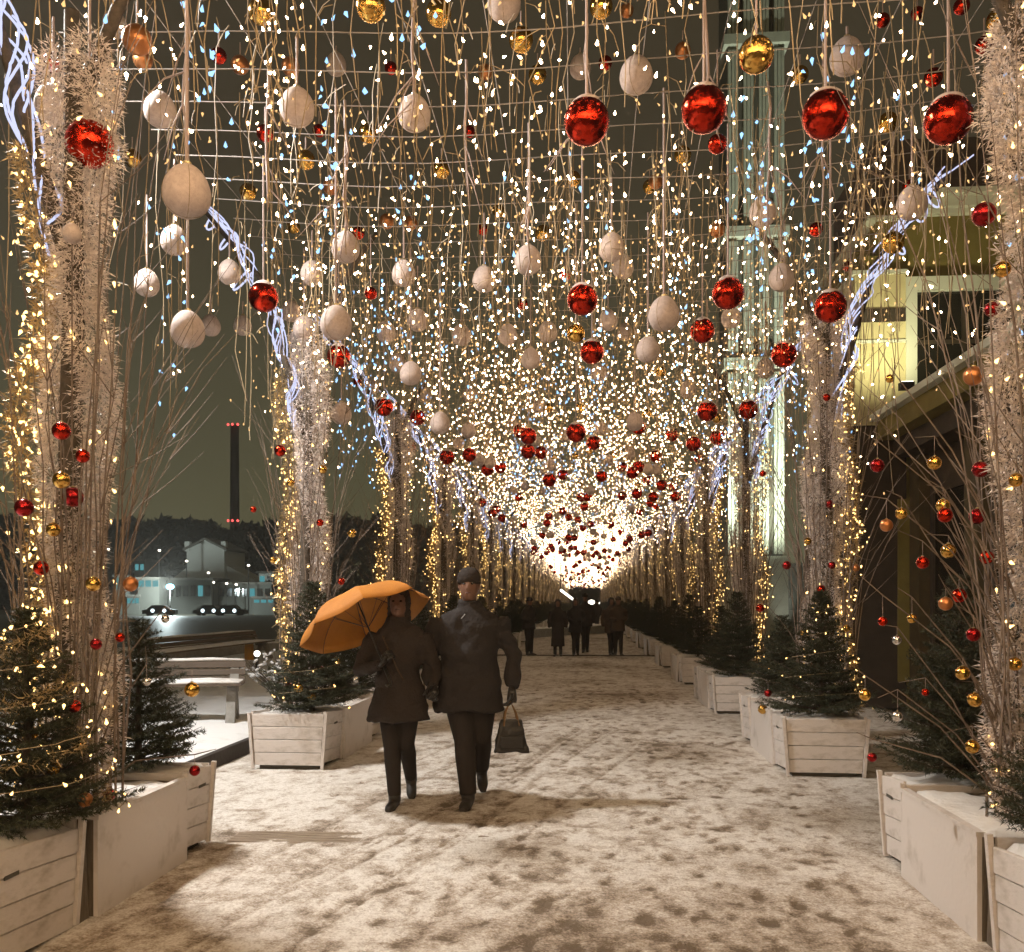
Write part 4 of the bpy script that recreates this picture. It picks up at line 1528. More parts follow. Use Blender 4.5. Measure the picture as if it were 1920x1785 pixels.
# umbrella
def make_umbrella():
    t = thing('umbrella', 'open orange umbrella tilted to the left over the walking couple', 'umbrella', (0, 0, 0))
    n = 8
    R, dep = 0.52, 0.24
    m = 9
    vs, fs = [], []
    for s in range(n):
        mb = MB()
        a0, a1 = 2 * math.pi * s / n, 2 * math.pi * (s + 1) / n
        v, f = [], []
        for i in range(m):
            tt = i / (m - 1)
            for j in range(7):
                q = j / 6
                a = a0 + (a1 - a0) * q
                sag = 1 - 0.075 * math.sin(math.pi * q) * tt ** 1.3
                chord = math.cos(math.pi / n) / math.cos((q - .5) * 2 * math.pi / n)
                rr = R * math.sin(tt * 1.25) / math.sin(1.25) * (0.35 * chord + 0.65) * sag
                z = dep * (math.cos(tt * 1.25) - math.cos(1.25)) / (1 - math.cos(1.25)) - 0.018 * math.sin(math.pi * q) * tt
                v.append((rr * math.cos(a), rr * math.sin(a), z))
        # outer and inner skin, 2 mm apart
        nv = len(v)
        v2 = [(x * .996, y_ * .996, z - .003) for x, y_, z in v]
        for i in range(m - 1):
            for j in range(6):
                q = (i * 7 + j, (i + 1) * 7 + j, (i + 1) * 7 + j + 1, i * 7 + j + 1)
                f.append(q)
                f.append(tuple(w_ + nv for w_ in q[::-1]))
        for j in range(6):
            a = (m - 1) * 7 + j
            f.append((a, a + nv, a + nv + 1, a + 1))
        mb.raw(v + v2, f)
        link('panel', mb.mesh('panel', M['umbrella'], True), t)
        rb = MB()
        pts = []
        for i in range(m):
            tt = i / (m - 1)
            rr = R * math.sin(tt * 1.25) / math.sin(1.25)
            z = dep * (math.cos(tt * 1.25) - math.cos(1.25)) / (1 - math.cos(1.25))
            pts.append((rr * math.cos(a0) * 1.0, rr * math.sin(a0), z - .008))
        pts.append((R * 1.03 * math.cos(a0), R * 1.03 * math.sin(a0), -.012))
        rb.tube(pts, .0028, 4)
        link('rib', rb.mesh('rib', M['dark_metal']), t)
        sb = MB()
        sb.tube([(0.012 * math.cos(a0), .012 * math.sin(a0), dep - .28), (R * .52 * math.cos(a0), R * .52 * math.sin(a0), dep * .72)], .002, 4)
        link('strut', sb.mesh('strut', M['dark_metal']), t)
    sh = MB()
    sh.tube([(0, 0, dep - .005), (0, 0, -.40)], .006, 7)
    link('shaft', sh.mesh('shaft', M['dark_metal'], True), t)
    fe = MB()
    fe.tube([(0, 0, dep - .004), (0, 0, dep + .012), (0, 0, dep + .055)], [.016, .012, .006], 8)
    link('ferrule', fe.mesh('ferrule', M['dark_metal'], True), t)
    hd = MB()
    hd.tube([(0, 0, -.38), (0, 0, -.50), (.015, 0, -.53), (.035, 0, -.535), (.055, 0, -.52)], .012, 8)
    link('handle', hd.mesh('handle', M['dark_metal'], True), t)
    return t


umb = make_umbrella()
ax = Vector((-0.42, 0.24, 0.87)).normalized()
qrot = ax.to_track_quat('Z', 'Y')
umb.rotation_euler = qrot.to_euler()
umb.location = P(686, 1166, 7.02)

# the bag in the man's hand
bagp = Vector((pm_.x, pm_.y, 0)) + Vector((.325, -.07, 0))
bag = thing('handbag', 'black leather bag hanging from the hand of the person in the parka', 'bag', (bagp.x, bagp.y, 0.43), 0.25)
bb = MB()
bb.hexa([(-.13, -.055, 0), (.13, -.055, 0), (.13, .055, 0), (-.13, .055, 0), (-.085, -.03, .25), (.085, -.03, .25), (.085, .03, .25), (-.085, .03, .25)])
bgm = remesh(bb, .010, 12)
wrinkle(bgm, .014, 16, 4)
bgm.name = 'bag_body'
bgm.materials.append(M['leather'])
link('bag_body', bgm, bag)
for s in (-1, 1):
    hh = MB()
    hh.tube([(-.06, s * .03, .20), (-.045, s * .02, .30), (-.005, 0, .385), (.035, s * .02, .30), (.06, s * .03, .20)], .007, 6)
    link('handle', hh.mesh('handle', M['strap'], True), bag)
pk = MB().box(-.09, .09, -.062, -.045, .03, .13)
pkm = remesh(pk, .008, 2)
pkm.materials.append(M['leather'])
link('pocket', pkm, bag)

# far walkers, from left to right
WALK = [((-.04, -.05, .48), (-.05, -.10, .085), 0.0), ((.06, .10, .50), (.06, .30, .12), -.3)]
STAND = [((-.08, -.02, .49), (-.09, 0, .085), 0.0), ((.08, -.02, .49), (.09, 0, .085), 0.0)]
ARMS = [(-.19, (-.27, .04, 1.13), (-.27, -.08, .88), (0, -.2, -1), (.8, 0, 0)), (.19, (.27, .04, 1.13), (.27, -.06, .88), (0, -.2, -1), (-.8, 0, 0))]
BENT = [(-.19, (-.26, .04, 1.12), (-.10, -.20, 1.08), (.7, -.4, .1), (0, .5, -.5)), (.19, (.27, .04, 1.13), (.12, -.20, 1.06), (-.7, -.4, .1), (0, .5, -.5))]
far_people = [
    (992, 1229, 1.72, STAND, BENT, 'black_cloth', .80, .02, 1.1, 'black_cloth', 0.9, 'person in black standing sideways beside the left firs, far down the alley'),
    (1046, 1231, 1.66, STAND, ARMS, 'black_cloth', .30, .03, .95, 'hair', 0.0, 'person in an ankle-length black coat, far down the alley'),
    (1079, 1230, 1.70, WALK, BENT, 'navy_cloth', .72, .02, 1.0, 'hair', 0.0, 'shorter person walking close beside a tall one, far down the alley'),
    (1097, 1224, 1.86, WALK, ARMS, 'black_cloth', .78, .01, 1.05, 'black_cloth', 0.0, 'tallest person in black, in the middle of the far walkers'),
    (1146, 1229, 1.72, WALK, ARMS, 'brown_cloth', .68, .02, 1.0, 'hair', 0.15, 'person in a brown coat walking on the right, far down the alley'),
    (1159, 1230, 1.74, STAND, BENT, 'brown_cloth', .74, .01, 1.0, 'brown_cloth', 0.2, 'person in brown half hidden at the right end of the far walkers'),
    (1119, 1183, 1.75, WALK, ARMS, 'black_cloth', .8, .01, 1.0, 'black_cloth', 0.0, 'tiny distant person walking behind the far group'),
]
for (u, v, H, lg, ar, cm, hem, fl, wd, hd, rz, lab) in far_people:
    p = G(u, v)
    person(lab, (p.x, p.y, 0.015), rz, H, lg, ar, True, cm, 'trousers', hd if hd != 'hair' else None, 'hair' if hd == 'hair' else None,
           False, 0.022, 'people far down the alley', hem, wd, fl, False)

# ------------------------------------------------------------------ left bank: benches, shrubs, wall, bollards
def make_bench(label, x, y, rz, L, nsl):
    t = thing('park_bench', label, 'bench', (x, y, 0.2), rz)
    for s in (-1, 1):
        m_ = MB()
        m_.hexa([(-.05, -.26, -.1), (.05, -.26, -.1), (.05, -.16, -.1), (-.05, -.16, -.1), (-.05, -.06, .42), (.05, -.06, .42), (.05, .06, .42), (-.05, .06, .42)])
        m_.hexa([(-.05, .20, -.1), (.05, .20, -.1), (.05, .32, -.1), (-.05, .32, -.1), (-.05, .0, .40), (.05, .0, .40), (.05, .1, .40), (-.05, .1, .40)])
        m_.hexa([(-.05, .10, .33), (.05, .10, .33), (.05, .2, .33), (-.05, .2, .33), (-.05, .27, .62), (.05, .27, .62), (.05, .33, .62), (-.05, .33, .62)])
        link('leg', m_.mesh('leg', M['concrete']), t, (s * (L / 2 - .12), 0, 0))
    sl = MB().box(-L / 2, L / 2, -.035, .035, 0, .03).mesh('slat', M['bench_wood'])
    sn = MB().tube([(-L / 2 + .02, 0, .035), (-L / 4, .004, .045), (0, -.004, .04), (L / 4, .004, .046), (L / 2 - .02, 0, .035)], [.02, .032, .03, .033, .02], 8, True, 0.75)
    snm = sn.mesh('snow', M['clean_snow'], True)
    for i in range(nsl):
        o = link('slat', sl, t, (0, -.20 + i * .09, .425))
        link('snow', snm, o)
    for i in range(3):
        o = link('slat', sl, t, (0, .22 + i * .035, .46 + i * .085))
        o.rotation_euler = (math.radians(70), 0, 0)
    tb = link('top_rail', MB().box(-L / 2, L / 2, -.02, .02, 0, .05).mesh('top_rail', M['bench_wood']), t, (0, .33, .63))
    link('snow', snm, tb, (0, 0, .02))
    return t


make_bench('snow-covered park bench with slanting concrete legs behind the left planters', -4.66, 10.25, 0.25, 1.5, 5)
make_bench('long dark slatted bench with a snowy rail farther back on the left', -7.9, 19.5, math.pi / 2, 6.0, 5)


def snowy_shrub(label, p, h, n, seed):
    r = np.random.default_rng(seed)
    t = thing('snowy_shrub', label, 'shrub', p)
    mb, sn = MB(), MB()
    for q in range(n):
        a = r.uniform(0, 6.28)
        L = r.uniform(.5, 1.0) * h
        sp = r.uniform(.15, .75) * h
        p1 = Vector((math.cos(a) * sp * .4, math.sin(a) * sp * .4, L * .55))
        p2 = Vector((math.cos(a) * sp, math.sin(a) * sp, L))
        mb.tube([(0, 0, -.05), p1, p2], [.009, .006, .002], 4, caps=False)
        for s in range(3):
            d = Vector((r.normal(), r.normal(), r.uniform(.1, .7))) * .16 * h
            b0 = p1.lerp(p2, r.random())
            mb.tube([b0, b0 + d], [.004, .0015], 3, caps=False)
            if r.random() < .8:
                e = b0 + d * r.uniform(.3, .95)
                sn.tube([e - d * .3, e + Vector((0, 0, .008)), e + d * .3], [.008, .021, .008], 6)
    link('twigs', mb.mesh('twigs', M['bark']), t, kind='stuff')
    link('snow', sn.mesh('snow', M['clean_snow'], True), t, kind='stuff')


snowy_shrub('low snow-dusted shrub beside the bench with concrete legs', (-3.95, 11.9, .18), .75, 60, 1)
snowy_shrub('snow-dusted shrub behind the second left fir', (-3.6, 13.2, .18), .8, 60, 2)
snowy_shrub('small snow-dusted shrub near the left kerb', (-4.8, 9.2, .18), .5, 40, 3)

# parapet on the embankment
wl = thing('embankment_wall', 'low stone embankment wall with snow along its top', 'wall', (-9.9, 25.3, 0), math.atan2(3.9, 1.7))
link('wall', MB().box(-7, 40, -.18, .18, -1.2, .40).mesh('wall', M['concrete']), wl)
sn = MB()
pts = [(-7 + i * 1.0, 0.02 * math.sin(i * 1.7), .41 + .015 * math.sin(i * 2.3)) for i in range(48)]
sn.tube(pts, .2, 8, True, 0.35)
link('snow', sn.mesh('snow', M['clean_snow'], True), wl)

bp_ = G(482, 1262, .2)
t = thing('bollard_lamp', 'small bollard with a glowing white ball beside the orange post', 'lamp', (bp_.x, bp_.y, .16))
zt = P(482, 1222, (bp_ - Vector((0, 0, EYE))).length).z - .16
link('post', MB().tube([(0, 0, -.1), (0, 0, max(.3, zt - .08))], .035, 10).mesh('post', M['dark_metal'], True), t)
link('globe', MB().ball((0, 0, max(.36, zt)), .06, 16, 10).mesh('globe', M['lit_white'], True), t)
op = G(467, 1236, .2)
o = link('orange_post', MB().tube([(0, 0, -.2), (0, 0, .3), (0, 0, .46)], [.11, .11, .10], 12).mesh('orange_post', M['orange_paint'], True), None, (op.x, op.y, .15))
tag(o, 'short orange post beside the bollard with the white ball', 'post')

# street lamp just left of the picture: its light falls across the alley
t = thing('street_lamp', 'tall street lamp left of the alley that lights the snow', 'street lamp', (-5.6, 6.5, 0.1))
link('pole', MB().tube([(0, 0, -.2), (0, 0, 3), (0, 0, 6.5)], [.07, .06, .045], 12).mesh('pole', M['dark_metal'], True), t)
link('arm', MB().tube([(0, 0, 6.4), (.25, 0, 6.62), (.6, 0, 6.68)], .03, 8).mesh('arm', M['dark_metal'], True), t)
link('lamp_head', MB().loft([(6.60, .75, 0, .24, .12), (6.66, .75, 0, .24, .12), (6.73, .72, 0, .14, .07)], 16).mesh('lamp_head', M['dark_metal'], True), t)
sl = bpy.data.lights.new('street_lamp_light', 'SPOT')
sl.energy = STREET
sl.color = (1.0, 0.97, 0.92)
sl.spot_size = math.radians(118)
sl.spot_blend = 0.6
sl.shadow_soft_size = 0.28
lo = link('lamp_light', sl, t, (.75, 0, 6.55))
lo.rotation_euler = (0, math.radians(-28), 0)

# ------------------------------------------------------------------ far bank: houses, chimney, wood, lamps
D = 150.0
S = D / FPX


def Q(u, v, d=D):
    return P(u, v, d)


def flat_box(name, u0, u1, v0, v1, d, depth, material, parent=None):
    a = P(u0, v1, d)
    b_ = P(u1, v0, d)
    m_ = MB().box(min(a.x, b_.x), max(a.x, b_.x), a.y, a.y + depth, a.z, b_.z)
    return m_


h = thing('gabled_house', 'pale gabled house with low wings across the river', 'house', (0, 0, 0))
a, b_ = Q(350, 1100), Q(423, 1030)
pk_ = Q(386, 1013)
wm = MB().box(a.x, b_.x, a.y, a.y + 9, -0.5, b_.z)
wm.raw([(a.x, a.y, b_.z), (b_.x, a.y, b_.z), (pk_.x, a.y, pk_.z), (a.x, a.y + 9, b_.z), (b_.x, a.y + 9, b_.z), (pk_.x, a.y + 9, pk_.z)],
       [(0, 1, 2), (3, 5, 4)])
link('wall', wm.mesh('wall', M['far_wall']), h)
rf = MB()
for s, e in ((-1, a.x), (1, b_.x)):
    rf.hexa([(pk_.x, a.y - .4, pk_.z), (e + s * .5, a.y - .4, b_.z - .3), (e + s * .5, a.y + 9.4, b_.z - .3), (pk_.x, a.y + 9.4, pk_.z),
             (pk_.x, a.y - .4, pk_.z + .4), (e + s * .5, a.y - .4, b_.z + .1), (e + s * .5, a.y + 9.4, b_.z + .1), (pk_.x, a.y + 9.4, pk_.z + .4)])
link('roof', rf.mesh('roof', M['far_roof']), h)
for u in (352, 420):
    c_ = Q(u, 1027)
    link('corner_turret', MB().box(c_.x - .4, c_.x + .4, c_.y - .3, c_.y + .6, c_.z - .6, c_.z + 1.0).mesh('corner_turret', M['far_wall']), h)
for u0, v0, u1, v1 in ((423, 1060, 485, 1092), (350, 1062, 310, 1092)):
    p0, p1 = Q(u0, v0), Q(u1, v1)
    x0, x1 = sorted((p0.x, p1.x))
    zl, zr = (p0.z, p1.z) if p0.x < p1.x else (p1.z, p0.z)
    m_ = MB().hexa([(x0, p0.y + .5, -.5), (x1, p0.y + .5, -.5), (x1, p0.y + 7, -.5), (x0, p0.y + 7, -.5), (x0, p0.y + .5, zl), (x1, p0.y + .5, zr), (x1, p0.y + 7, zr), (x0, p0.y + 7, zl)])
    link('wing', m_.mesh('wing', M['far_wall']), h)
for u in (365, 386, 407):
    c_ = Q(u, 1058)
    link('window', MB().box(c_.x - .45, c_.x + .45, c_.y - .06, c_.y + .05, c_.z - .8, c_.z + .8).mesh('window', M['glass_dark']), h)

for nm, lab, (u0, u1, v0, v1), mt, dd in (
        ('small_building', 'small flat cyan-lit building on the far left of the river bank', (252, 272, 1052, 1075), 'lit_cyan', 150),
        ('small_building', 'low dark shed in front of the gabled house', (300, 400, 1088, 1128), 'far_wall_dark', 140),
        ('small_building', 'low dark hall at the foot of the gabled house wing', (395, 512, 1096, 1126), 'far_wall_dark', 142),
        ('small_building', 'narrow bluish house beside the second left pillar', (485, 513, 1075, 1096), 'far_wall', 148)):
    a, b_ = P(u0, v1, dd), P(u1, v0, dd)
    t = thing(nm, lab, 'building', (0, 0, 0))
    link('wall', MB().box(a.x, b_.x, a.y, a.y + 6, -.5, b_.z).mesh('wall', M['far_wall_dark'] if mt == 'lit_cyan' else M[mt]), t)
    link('roof', MB().box(a.x - .3, b_.x + .3, a.y - .3, a.y + 6.3, b_.z, b_.z + .35).mesh('roof', M['far_roof']), t)
    nwin = max(2, int((u1 - u0) / 14))
    for i in range(nwin):
        x_ = a.x + (b_.x - a.x) * (i + .5) / nwin
        ww = (b_.x - a.x) / nwin * .32
        zz0, zz1 = b_.z - (b_.z - max(a.z, 0)) * .75, b_.z - (b_.z - max(a.z, 0)) * .25
        lit = mt == 'lit_cyan' or (i * 7 + u0) % 5 == 0
        link('window', MB().box(x_ - ww, x_ + ww, a.y - .08, a.y + .03, zz0, zz1).mesh('window', M['lit_cyan'] if lit else M['glass_dark']), t)
# market booths with cyan glow, cars and lamps on the far bank
for i, (u0, u1, v0, v1, lab) in enumerate(((215, 232, 1078, 1110, 'blue-lit kiosk at the left end of the far bank'), (238, 262, 1115, 1135, 'tiny cyan kiosk behind the copper ball'),
                                          (258, 300, 1082, 1104, 'cyan-lit pavilion left of the blue floodlight'), (475, 515, 1118, 1134, 'bright bluish kiosk right of the parked cars'))):
    a, b_ = P(u0, v1, 135), P(u1, v0, 135)
    t = thing('kiosk', lab, 'kiosk', (0, 0, 0))
    link('body', MB().box(a.x, b_.x, a.y, a.y + 2.5, -.3, b_.z - .3).mesh('body', M['far_wall_dark']), t)
    link('roof', MB().box(a.x - .2, b_.x + .2, a.y - .3, a.y + 2.7, b_.z - .3, b_.z).mesh('roof', M['far_roof']), t)
    n_ = 3
    for q in range(n_):
        xa = a.x + (b_.x - a.x) * (q + .12) / n_
        xb = a.x + (b_.x - a.x) * (q + .88) / n_
        link('window', MB().box(xa, xb, a.y - .06, a.y + .02, max(.2, a.z + .3), b_.z - .5).mesh('window', M['lit_cyan']), t)


def far_lamp(u, v, d, lab, rad, mt):
    p = P(u, v, d)
    t = thing('street_lamp', lab, 'street lamp', (p.x, p.y, 0))
    link('pole', MB().tube([(0, 0, -.4), (0, 0, p.z)], [.10, .07], 6).mesh('pole', M['dark_metal'], True), t)
    link('lamp_head', MB().ball((0, 0, p.z), rad, 10, 7, (1, 1, .7)).mesh('lamp_head', M[mt], True), t)
    return t


lt = bpy.data.lights.new('quay_lamp', 'POINT')
lt.energy = 9000
lt.color = (0.80, 0.95, 0.95)
lt.shadow_soft_size = 0.3
lp = P(350, 1088, 126)
fl0 = far_lamp(319, 1100, 130, 'dazzling blue floodlight in front of the gabled house', .55, 'lit_blue')
link('lamp_light', lt, fl0, (0, -1.2, P(319, 1100, 130).z))
for i, (u, v) in enumerate(((178, 1034), (203, 1030), (299, 1032), (350, 1052), (466, 1060), (391, 1074), (400, 1092), (425, 1094), (443, 1096))):
    far_lamp(u, v, 140, 'small white street lamp on the far bank, %s from the left' % ordn(sorted([178, 203, 299, 350, 466, 391, 400, 425, 443]).index(u)), .22, 'lit_white')
for i, (u, v, lab) in enumerate(((395, 1133, 'dark car with both headlights on across the river'), (432, 1133, 'dark car parked behind the one with headlights'), (300, 1120, 'dark car below the blue floodlight'))):
    p = P(u, 1143, 125)
    t = thing('parked_car', lab, 'car', (p.x, p.y, -.05), 0.1 * i)
    c = MB()
    prof = [(-2.1, .25), (-2.1, .75), (-1.5, .85), (-.9, 1.4), (.7, 1.42), (1.3, .9), (2.1, .8), (2.15, .25)]
    vs = [(x_, -.8, z_) for x_, z_ in prof] + [(x_, .8, z_) for x_, z_ in prof]
    n_ = len(prof)
    c.raw(vs, [tuple(range(n_ - 1, -1, -1)), tuple(range(n_, 2 * n_))] + [(q, (q + 1) % n_, (q + 1) % n_ + n_, q + n_) for q in range(n_)])
    link('body', c.mesh('body', M['car_paint']), t)
    wh = MB().tube([(0, -.1, 0), (0, .1, 0)], .32, 12).mesh('wheel', M['dark_metal'])
    for sx in (-1.3, 1.3):
        for sy in (-.78, .78):
            link('wheel', wh, t, (sx, sy, .32))
    hl = MB().ball((0, 0, 0), .24, 8, 6).mesh('headlight', M['lit_coolwhite'], True)
    for sx in (-.75, .75):
        link('headlight', hl, t, (sx, -.85, .68))
# lit edge of the far quay
t = link('far_quay', MB().box(P(170, 1155, 118).x, P(640, 1155, 118).x, 118, 119, -.3, .02).mesh('far_quay', M['concrete']), kind='structure')

# chimney with red warning lamps
c0 = P(440, 1100, 300)
ch = thing('chimney', 'tall dark chimney with rows of red warning lights', 'chimney', (c0.x, c0.y, 0))
topz = P(440, 797, 300).z
link('shaft', MB().tube([(0, 0, -1), (0, 0, topz * .5), (0, 0, topz)], [1.75, 1.5, 1.3], 18).mesh('shaft', M['brick_dark'], True), ch)
rm = MB().ball((0, 0, 0), .42, 8, 6).mesh('warning_light', M['lit_red'], True)
for z_ in (topz - .1, P(440, 977, 300).z):
    for x_ in (-1.45, 0, 1.45):
        link('warning_light', rm, ch, (x_ * 1.1, -1.9 + .3 * abs(x_), z_))

# wood behind the houses
r_w = np.random.default_rng(33)
n = 26000
xs = r_w.uniform(P(-500, 0, 230).x, P(900, 0, 230).x, n)
top = 21.5 + 5.0 * (vnoise(xs * .09, xs * 0, 3) - .5) + 3.0 * (vnoise(xs * .3, xs * 0 + 3, 4) - .5)
zs = top * (1 - r_w.random(n) ** 2.0)
ysw = 230 + r_w.uniform(0, 14, n)
p0 = np.stack([xs, ysw, zs], 1)
V = np.stack([p0 + r_w.normal(0, .9, (n, 3)), p0 + r_w.normal(0, .9, (n, 3)), p0 + r_w.normal(0, .9, (n, 3))], 1).reshape(-1, 3)
wood = link('far_wood', soup('far_wood', V, np.arange(n * 3).reshape(-1, 3), M['far_tree']), kind='stuff')
wood['label'] = 'dark wood on the skyline behind the houses'
wood['category'] = 'wood'
trm = MB()
for i in range(160):
    x_ = r_w.uniform(xs.min(), xs.max())
    y_ = 232 + r_w.uniform(0, 10)
    trm.tube([(x_, y_, -.5), (x_ + r_w.normal(0, .3), y_, 9)], [.35, .2], 5)
link('trunks', trm.mesh('trunks', M['far_tree']), wood, kind='stuff')
hl = MB()
nn = 60
hxs = np.linspace(-260, 260, nn)
vs, fs = [], []
for i, x_ in enumerate(hxs):
    z_ = 9 + 3 * math.sin(x_ * .03) + 1.5 * math.sin(x_ * .11)
    vs += [(x_, 250, -1), (x_, 250, z_), (x_, 300, z_ + 1.5), (x_, 330, -1)]
for i in range(nn - 1):
    for q in range(3):
        fs.append((i * 4 + q, (i + 1) * 4 + q, (i + 1) * 4 + q + 1, i * 4 + q + 1))
link('hills', hl.raw(vs, fs).mesh('hills', M['far_tree']), kind='structure')

# ------------------------------------------------------------------ the yellow building on the right
DB = 14.0
bl = thing('yellow_building', 'floodlit yellow building with white cornice and window behind the right pillars', 'building', (0, 0, 0))


def bx(u, d=DB):
    return P(u, HOR, d).x


def bz(v, d=DB):
    return P(960, v, d).z


YB = 14.35
xw0 = bx(1598)
xw1 = 13.0
zt = bz(392)
link('wall', MB().box(xw0 + .35, xw1, YB, YB + 3.0, 0, zt).mesh('wall', M['wall_yellow']), bl)
# pale pilaster panel with its mouldings
link('pilaster', MB().box(xw0, bx(1690), YB - .12, YB + 2.9, 4.2, bz(522)).mesh('pilaster', M['wall_pale']), bl)
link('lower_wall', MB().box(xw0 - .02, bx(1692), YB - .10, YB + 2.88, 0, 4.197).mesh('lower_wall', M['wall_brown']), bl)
link('ochre_strip', MB().box(bx(1676), bx(1702), YB - .14, YB - .05, .4, 3.1).mesh('ochre_strip', M['wall_yellow']), bl)
link('capital', MB().box(xw0 + .12, bx(1692), YB - .10, YB + 2.8, bz(522) + .05, bz(486)).mesh('capital', M['wall_yellow']), bl)
link('moulding', MB().box(xw0 - .05, bx(1692), YB - .19, YB + 2.85, bz(522), bz(522) + .05).mesh('moulding', M['trim_white']), bl)
link('band', MB().box(xw0 - .03, bx(1689), YB - .15, YB + 2.86, bz(610), bz(586)).mesh('band', M['wall_brown']), bl)
link('moulding', MB().box(xw0 - .03, bx(1689), YB - .16, YB + 2.86, bz(649), bz(644)).mesh('moulding', M['trim_white']), bl)
# cornice
for v0, v1, o_ in ((412, 404, .12), (404, 386, .22), (386, 376, .34)):
    link('cornice', MB().box(bx(1690), xw1, YB - o_, YB + 3.0, bz(v0) + .003, bz(v1)).mesh('cornice', M['trim_white']), bl)
link('cornice', MB().box(bx(1622), bx(1704), YB - .1, YB + 2.9, bz(418), bz(411)).mesh('cornice', M['trim_white']), bl)
# attic above
link('attic', MB().box(bx(1660), xw1, YB + .6, YB + 3.0, zt, zt + 1.3).mesh('attic', M['roof_dark']), bl)
# window
wx0, wx1 = bx(1690), bx(1905)
wz0, wz1 = bz(800), bz(528)
win = link('window', MB().box(wx0 + .16, wx1 - .16, YB - .03, YB + .05, wz0 + .1, wz1 - .2).mesh('window', M['glass_dark']), bl)
fr = MB()
fr.box(wx0, wx0 + .16, YB - .14, YB + .02, wz0, wz1)
fr.box(wx1 - .16, wx1, YB - .14, YB + .02, wz0, wz1)
fr.box(wx0 + .16, wx1 - .16, YB - .138, YB + .02, wz1 - .2, wz1)
link('frame', fr.mesh('frame', M['trim_white']), win)
mu = MB()
xm = (wx0 + wx1) / 2
mu.box(xm - .03, xm + .03, YB - .06, YB - .02, wz0, wz1 - .2)
mu.box(wx0 + .16, wx1 - .16, YB - .058, YB - .02, wz0 + (wz1 - wz0) * .55, wz0 + (wz1 - wz0) * .55 + .06)
link('glazing_bar', mu.mesh('glazing_bar', M['wall_brown']), win)
link('sill', MB().box(wx0 - .1, wx1 + .1, YB - .24, YB, wz0 - .1, wz0).mesh('sill', M['trim_white']), win)

# low gallery with a projecting eave running beside the alley
ga = thing('gallery', 'low gallery with a snowy pale eave in front of the yellow building', 'building', (0, 0, 0))
ze = 4.32
xe = 4.15
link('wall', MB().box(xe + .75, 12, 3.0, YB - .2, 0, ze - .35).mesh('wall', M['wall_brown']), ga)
link('eave', MB().box(xe, 12, 3.0, YB - .22, ze - .09, ze).mesh('eave', M['trim_white']), ga)
link('fascia', MB().box(xe + .12, 11.9, 3.0, YB - .21, ze - .36, ze - .093).mesh('fascia', M['wall_yellow']), ga)
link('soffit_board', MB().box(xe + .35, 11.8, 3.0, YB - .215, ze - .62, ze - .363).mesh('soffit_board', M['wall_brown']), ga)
link('roof', MB().raw([(xe + .1, 3.0, ze + .02), (9, 3.0, ze + 1.0), (9, YB - .25, ze + 1.0), (xe + .1, YB - .25, ze + .02), (xe + .1, 3.0, ze + .005), (9, 3.0, ze + .005), (9, YB - .25, ze + .005), (xe + .1, YB - .25, ze + .005)],
                      [(0, 1, 2, 3), (4, 5, 1, 0), (7, 3, 2, 6), (5, 6, 2, 1), (4, 0, 3, 7)]).mesh('roof', M['roof_dark']), ga)
for i in range(6):
    yy = 4.0 + i * 2.0
    link('pilaster', MB().box(xe + .60, xe + .78, yy - .2, yy + .2, 0, ze - .63).mesh('pilaster', M['wall_ochre']), ga)
    if i < 5:
        wn_ = link('window', MB().box(xe + .735, xe + .76, yy + .45, yy + 1.55, .9, 3.1).mesh('window', M['glass_dark']), ga)
        f_ = MB()
        f_.box(xe + .70, xe + .76, yy + .38, yy + .45, .85, 3.15)
        f_.box(xe + .70, xe + .76, yy + 1.55, yy + 1.62, .85, 3.15)
        f_.box(xe + .702, xe + .76, yy + .45, yy + 1.55, 3.1, 3.17)
        link('frame', f_.mesh('frame', M['wall_brown']), wn_)

# floodlight standing on the gallery roof, washing the pale panel
fl = thing('flood_light', 'small floodlight on the gallery roof washing the yellow wall', 'floodlight', (bx(1640), YB - 1.35, ze + .12))
link('housing', MB().box(-.09, .09, -.06, .05, 0, .10).mesh('housing', M['dark_metal']), fl)
link('lens', MB().box(-.08, .08, -.05, .04, .102, .108).mesh('lens', M['lit_white']), fl)
lt = bpy.data.lights.new('flood_light_lamp', 'SPOT')
lt.energy = 105
lt.color = (1.0, 0.93, 0.55)
lt.spot_size = math.radians(125)
lt.spot_blend = 0.9
lt.shadow_soft_size = 0.1
lo = link('lamp_light', lt, fl, (0, 0, .22))
lo.rotation_euler = (math.radians(180 - 38), 0, 0)

# the floodlit pale tower behind
tw = thing('tower', 'tall pale green floodlit tower with vertical pilasters behind the lights', 'tower', (0, 0, 0))
DT = 46.0
tx0, tx1 = P(1362, 0, DT).x, P(1476, 0, DT).x
ty = DT + 1.0
wT = tx1 - tx0
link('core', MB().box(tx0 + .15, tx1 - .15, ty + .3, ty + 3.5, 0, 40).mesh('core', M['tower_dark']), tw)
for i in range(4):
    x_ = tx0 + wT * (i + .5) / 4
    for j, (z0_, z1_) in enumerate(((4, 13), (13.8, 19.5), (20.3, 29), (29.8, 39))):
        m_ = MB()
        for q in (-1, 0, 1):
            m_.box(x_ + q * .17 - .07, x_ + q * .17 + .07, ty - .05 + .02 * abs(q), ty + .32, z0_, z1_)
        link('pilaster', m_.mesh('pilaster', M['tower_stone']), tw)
for z_ in (3.4, 13.2, 19.7, 29.2, 39.2):
    link('cornice', MB().box(tx0 - .1, tx1 + .1, ty - .2, ty + 3.6, z_, z_ + .5).mesh('cornice', M['tower_stone']), tw)
for z_ in (0.0,):
    link('base', MB().box(tx0 - .05, tx1 + .05, ty - .1, ty + 3.6, 0, 3.39).mesh('base', M['tower_stone']), tw)
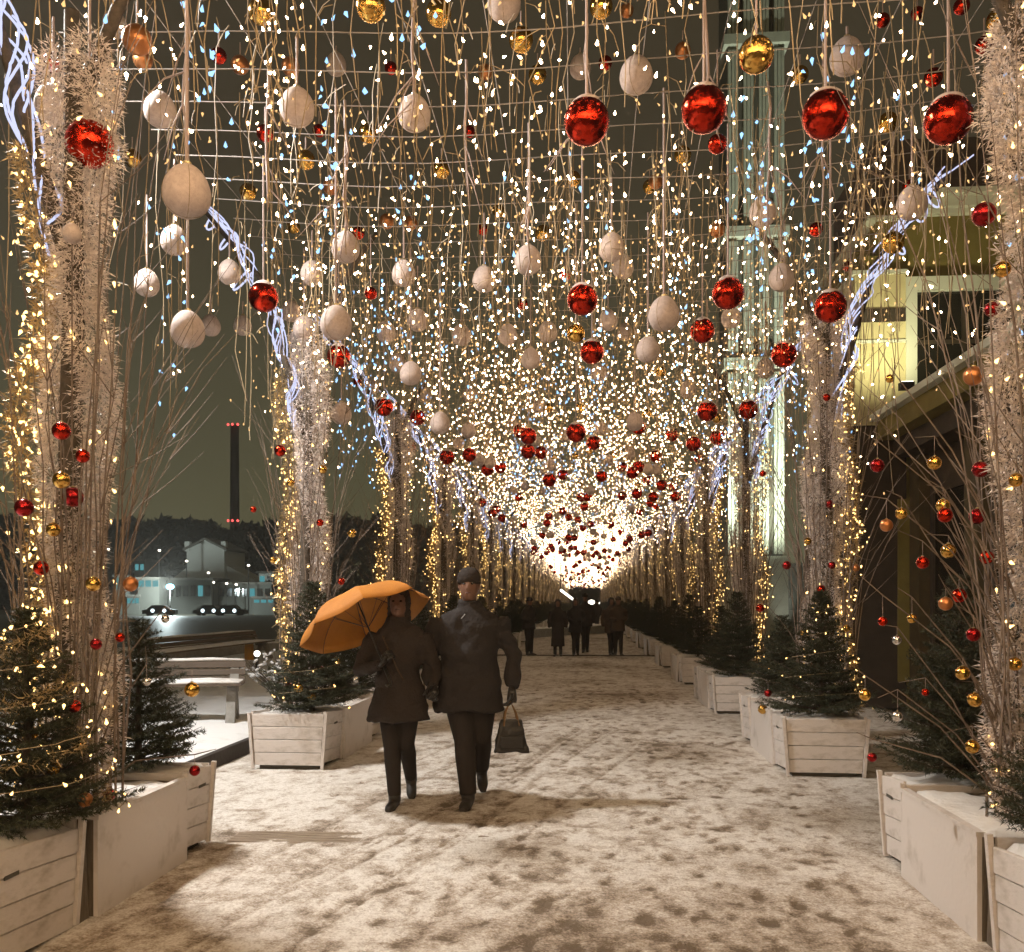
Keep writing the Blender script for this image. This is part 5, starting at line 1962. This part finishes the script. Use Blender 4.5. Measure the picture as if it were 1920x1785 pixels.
ft = thing('flood_light', 'floodlight on the ground before the pale tower', 'floodlight', ((tx0 + tx1) / 2, ty - 6.5, 0))
link('housing', MB().box(-.3, .3, -.2, .2, -.1, .35).mesh('housing', M['dark_metal']), ft)
lt = bpy.data.lights.new('tower_lamp', 'SPOT')
lt.energy = 15000
lt.color = (0.90, 1.0, 0.82)
lt.spot_size = math.radians(80)
lt.spot_blend = 0.8
lt.shadow_soft_size = 0.2
lo = link('lamp_light', lt, ft, (0, 0, .5))
lo.rotation_euler = (math.radians(180 - 24), 0, 0)

# ------------------------------------------------------------------ far end of the tunnel
t = thing('light_tube', 'bright white slanting light tube at the far end of the alley', 'light')
p0, p1 = P(1051, 1106, 70), P(1084, 1131, 70)
link('tube', MB().tube([p0, p0.lerp(p1, .5), p1], [.08, .08, .06], 8).mesh('tube', M['lit_white'], True), t)
link('rod', MB().tube([p0, (p0.x, p0.y, 5.3)], .03, 6).mesh('rod', M['dark_metal']), t)
link('rod', MB().tube([p1, (p1.x, p1.y, 5.3)], .02, 6).mesh('rod', M['dark_metal']), t)
for i, (u, v, d, rad, lab) in enumerate(((1109, 1129, 155, .55, 'large white globe lamp at the far end of the alley'), (1126, 1131, 158, .3, 'small white globe lamp at the far end of the alley'))):
    far_lamp(u, v, d, lab, rad, 'lit_white')
for (u0, u1, v0, v1, lab) in ((1055, 1064, 1137, 1155, 'cyan-lit kiosk at the far end, left of the walkers'), (1127, 1134, 1142, 1156, 'cyan-lit kiosk at the far end, right of the walkers')):
    a, b_ = P(u0, v1, 165), P(u1, v0, 165)
    t = thing('kiosk', lab, 'kiosk', (0, 0, 0))
    link('body', MB().box(a.x - .3, b_.x + .3, a.y, a.y + 2.5, -.1, 2.2).mesh('body', M['far_wall_dark']), t)
    link('roof', MB().box(a.x - .5, b_.x + .5, a.y - .3, a.y + 2.7, 2.2, 2.5).mesh('roof', M['far_roof']), t)
    link('window', MB().box(a.x, b_.x, a.y - .06, a.y + .02, .2, 1.5).mesh('window', M['lit_cyan']), t)


# ------------------------------------------------------------------ cold damp air
hz = bpy.data.materials.new('haze')
hz.use_nodes = True
hz.node_tree.nodes.clear()
ho = hz.node_tree.nodes.new('ShaderNodeOutputMaterial')
hv = hz.node_tree.nodes.new('ShaderNodeVolumePrincipled')
hv.inputs['Color'].default_value = (0.9, 0.86, 0.8, 1)
hv.inputs['Density'].default_value = HAZE
hz.node_tree.links.new(hv.outputs[0], ho.inputs['Volume'])
link('haze', MB().box(-300, 300, -20, 345, -3, 66).mesh('haze', hz), kind='stuff')
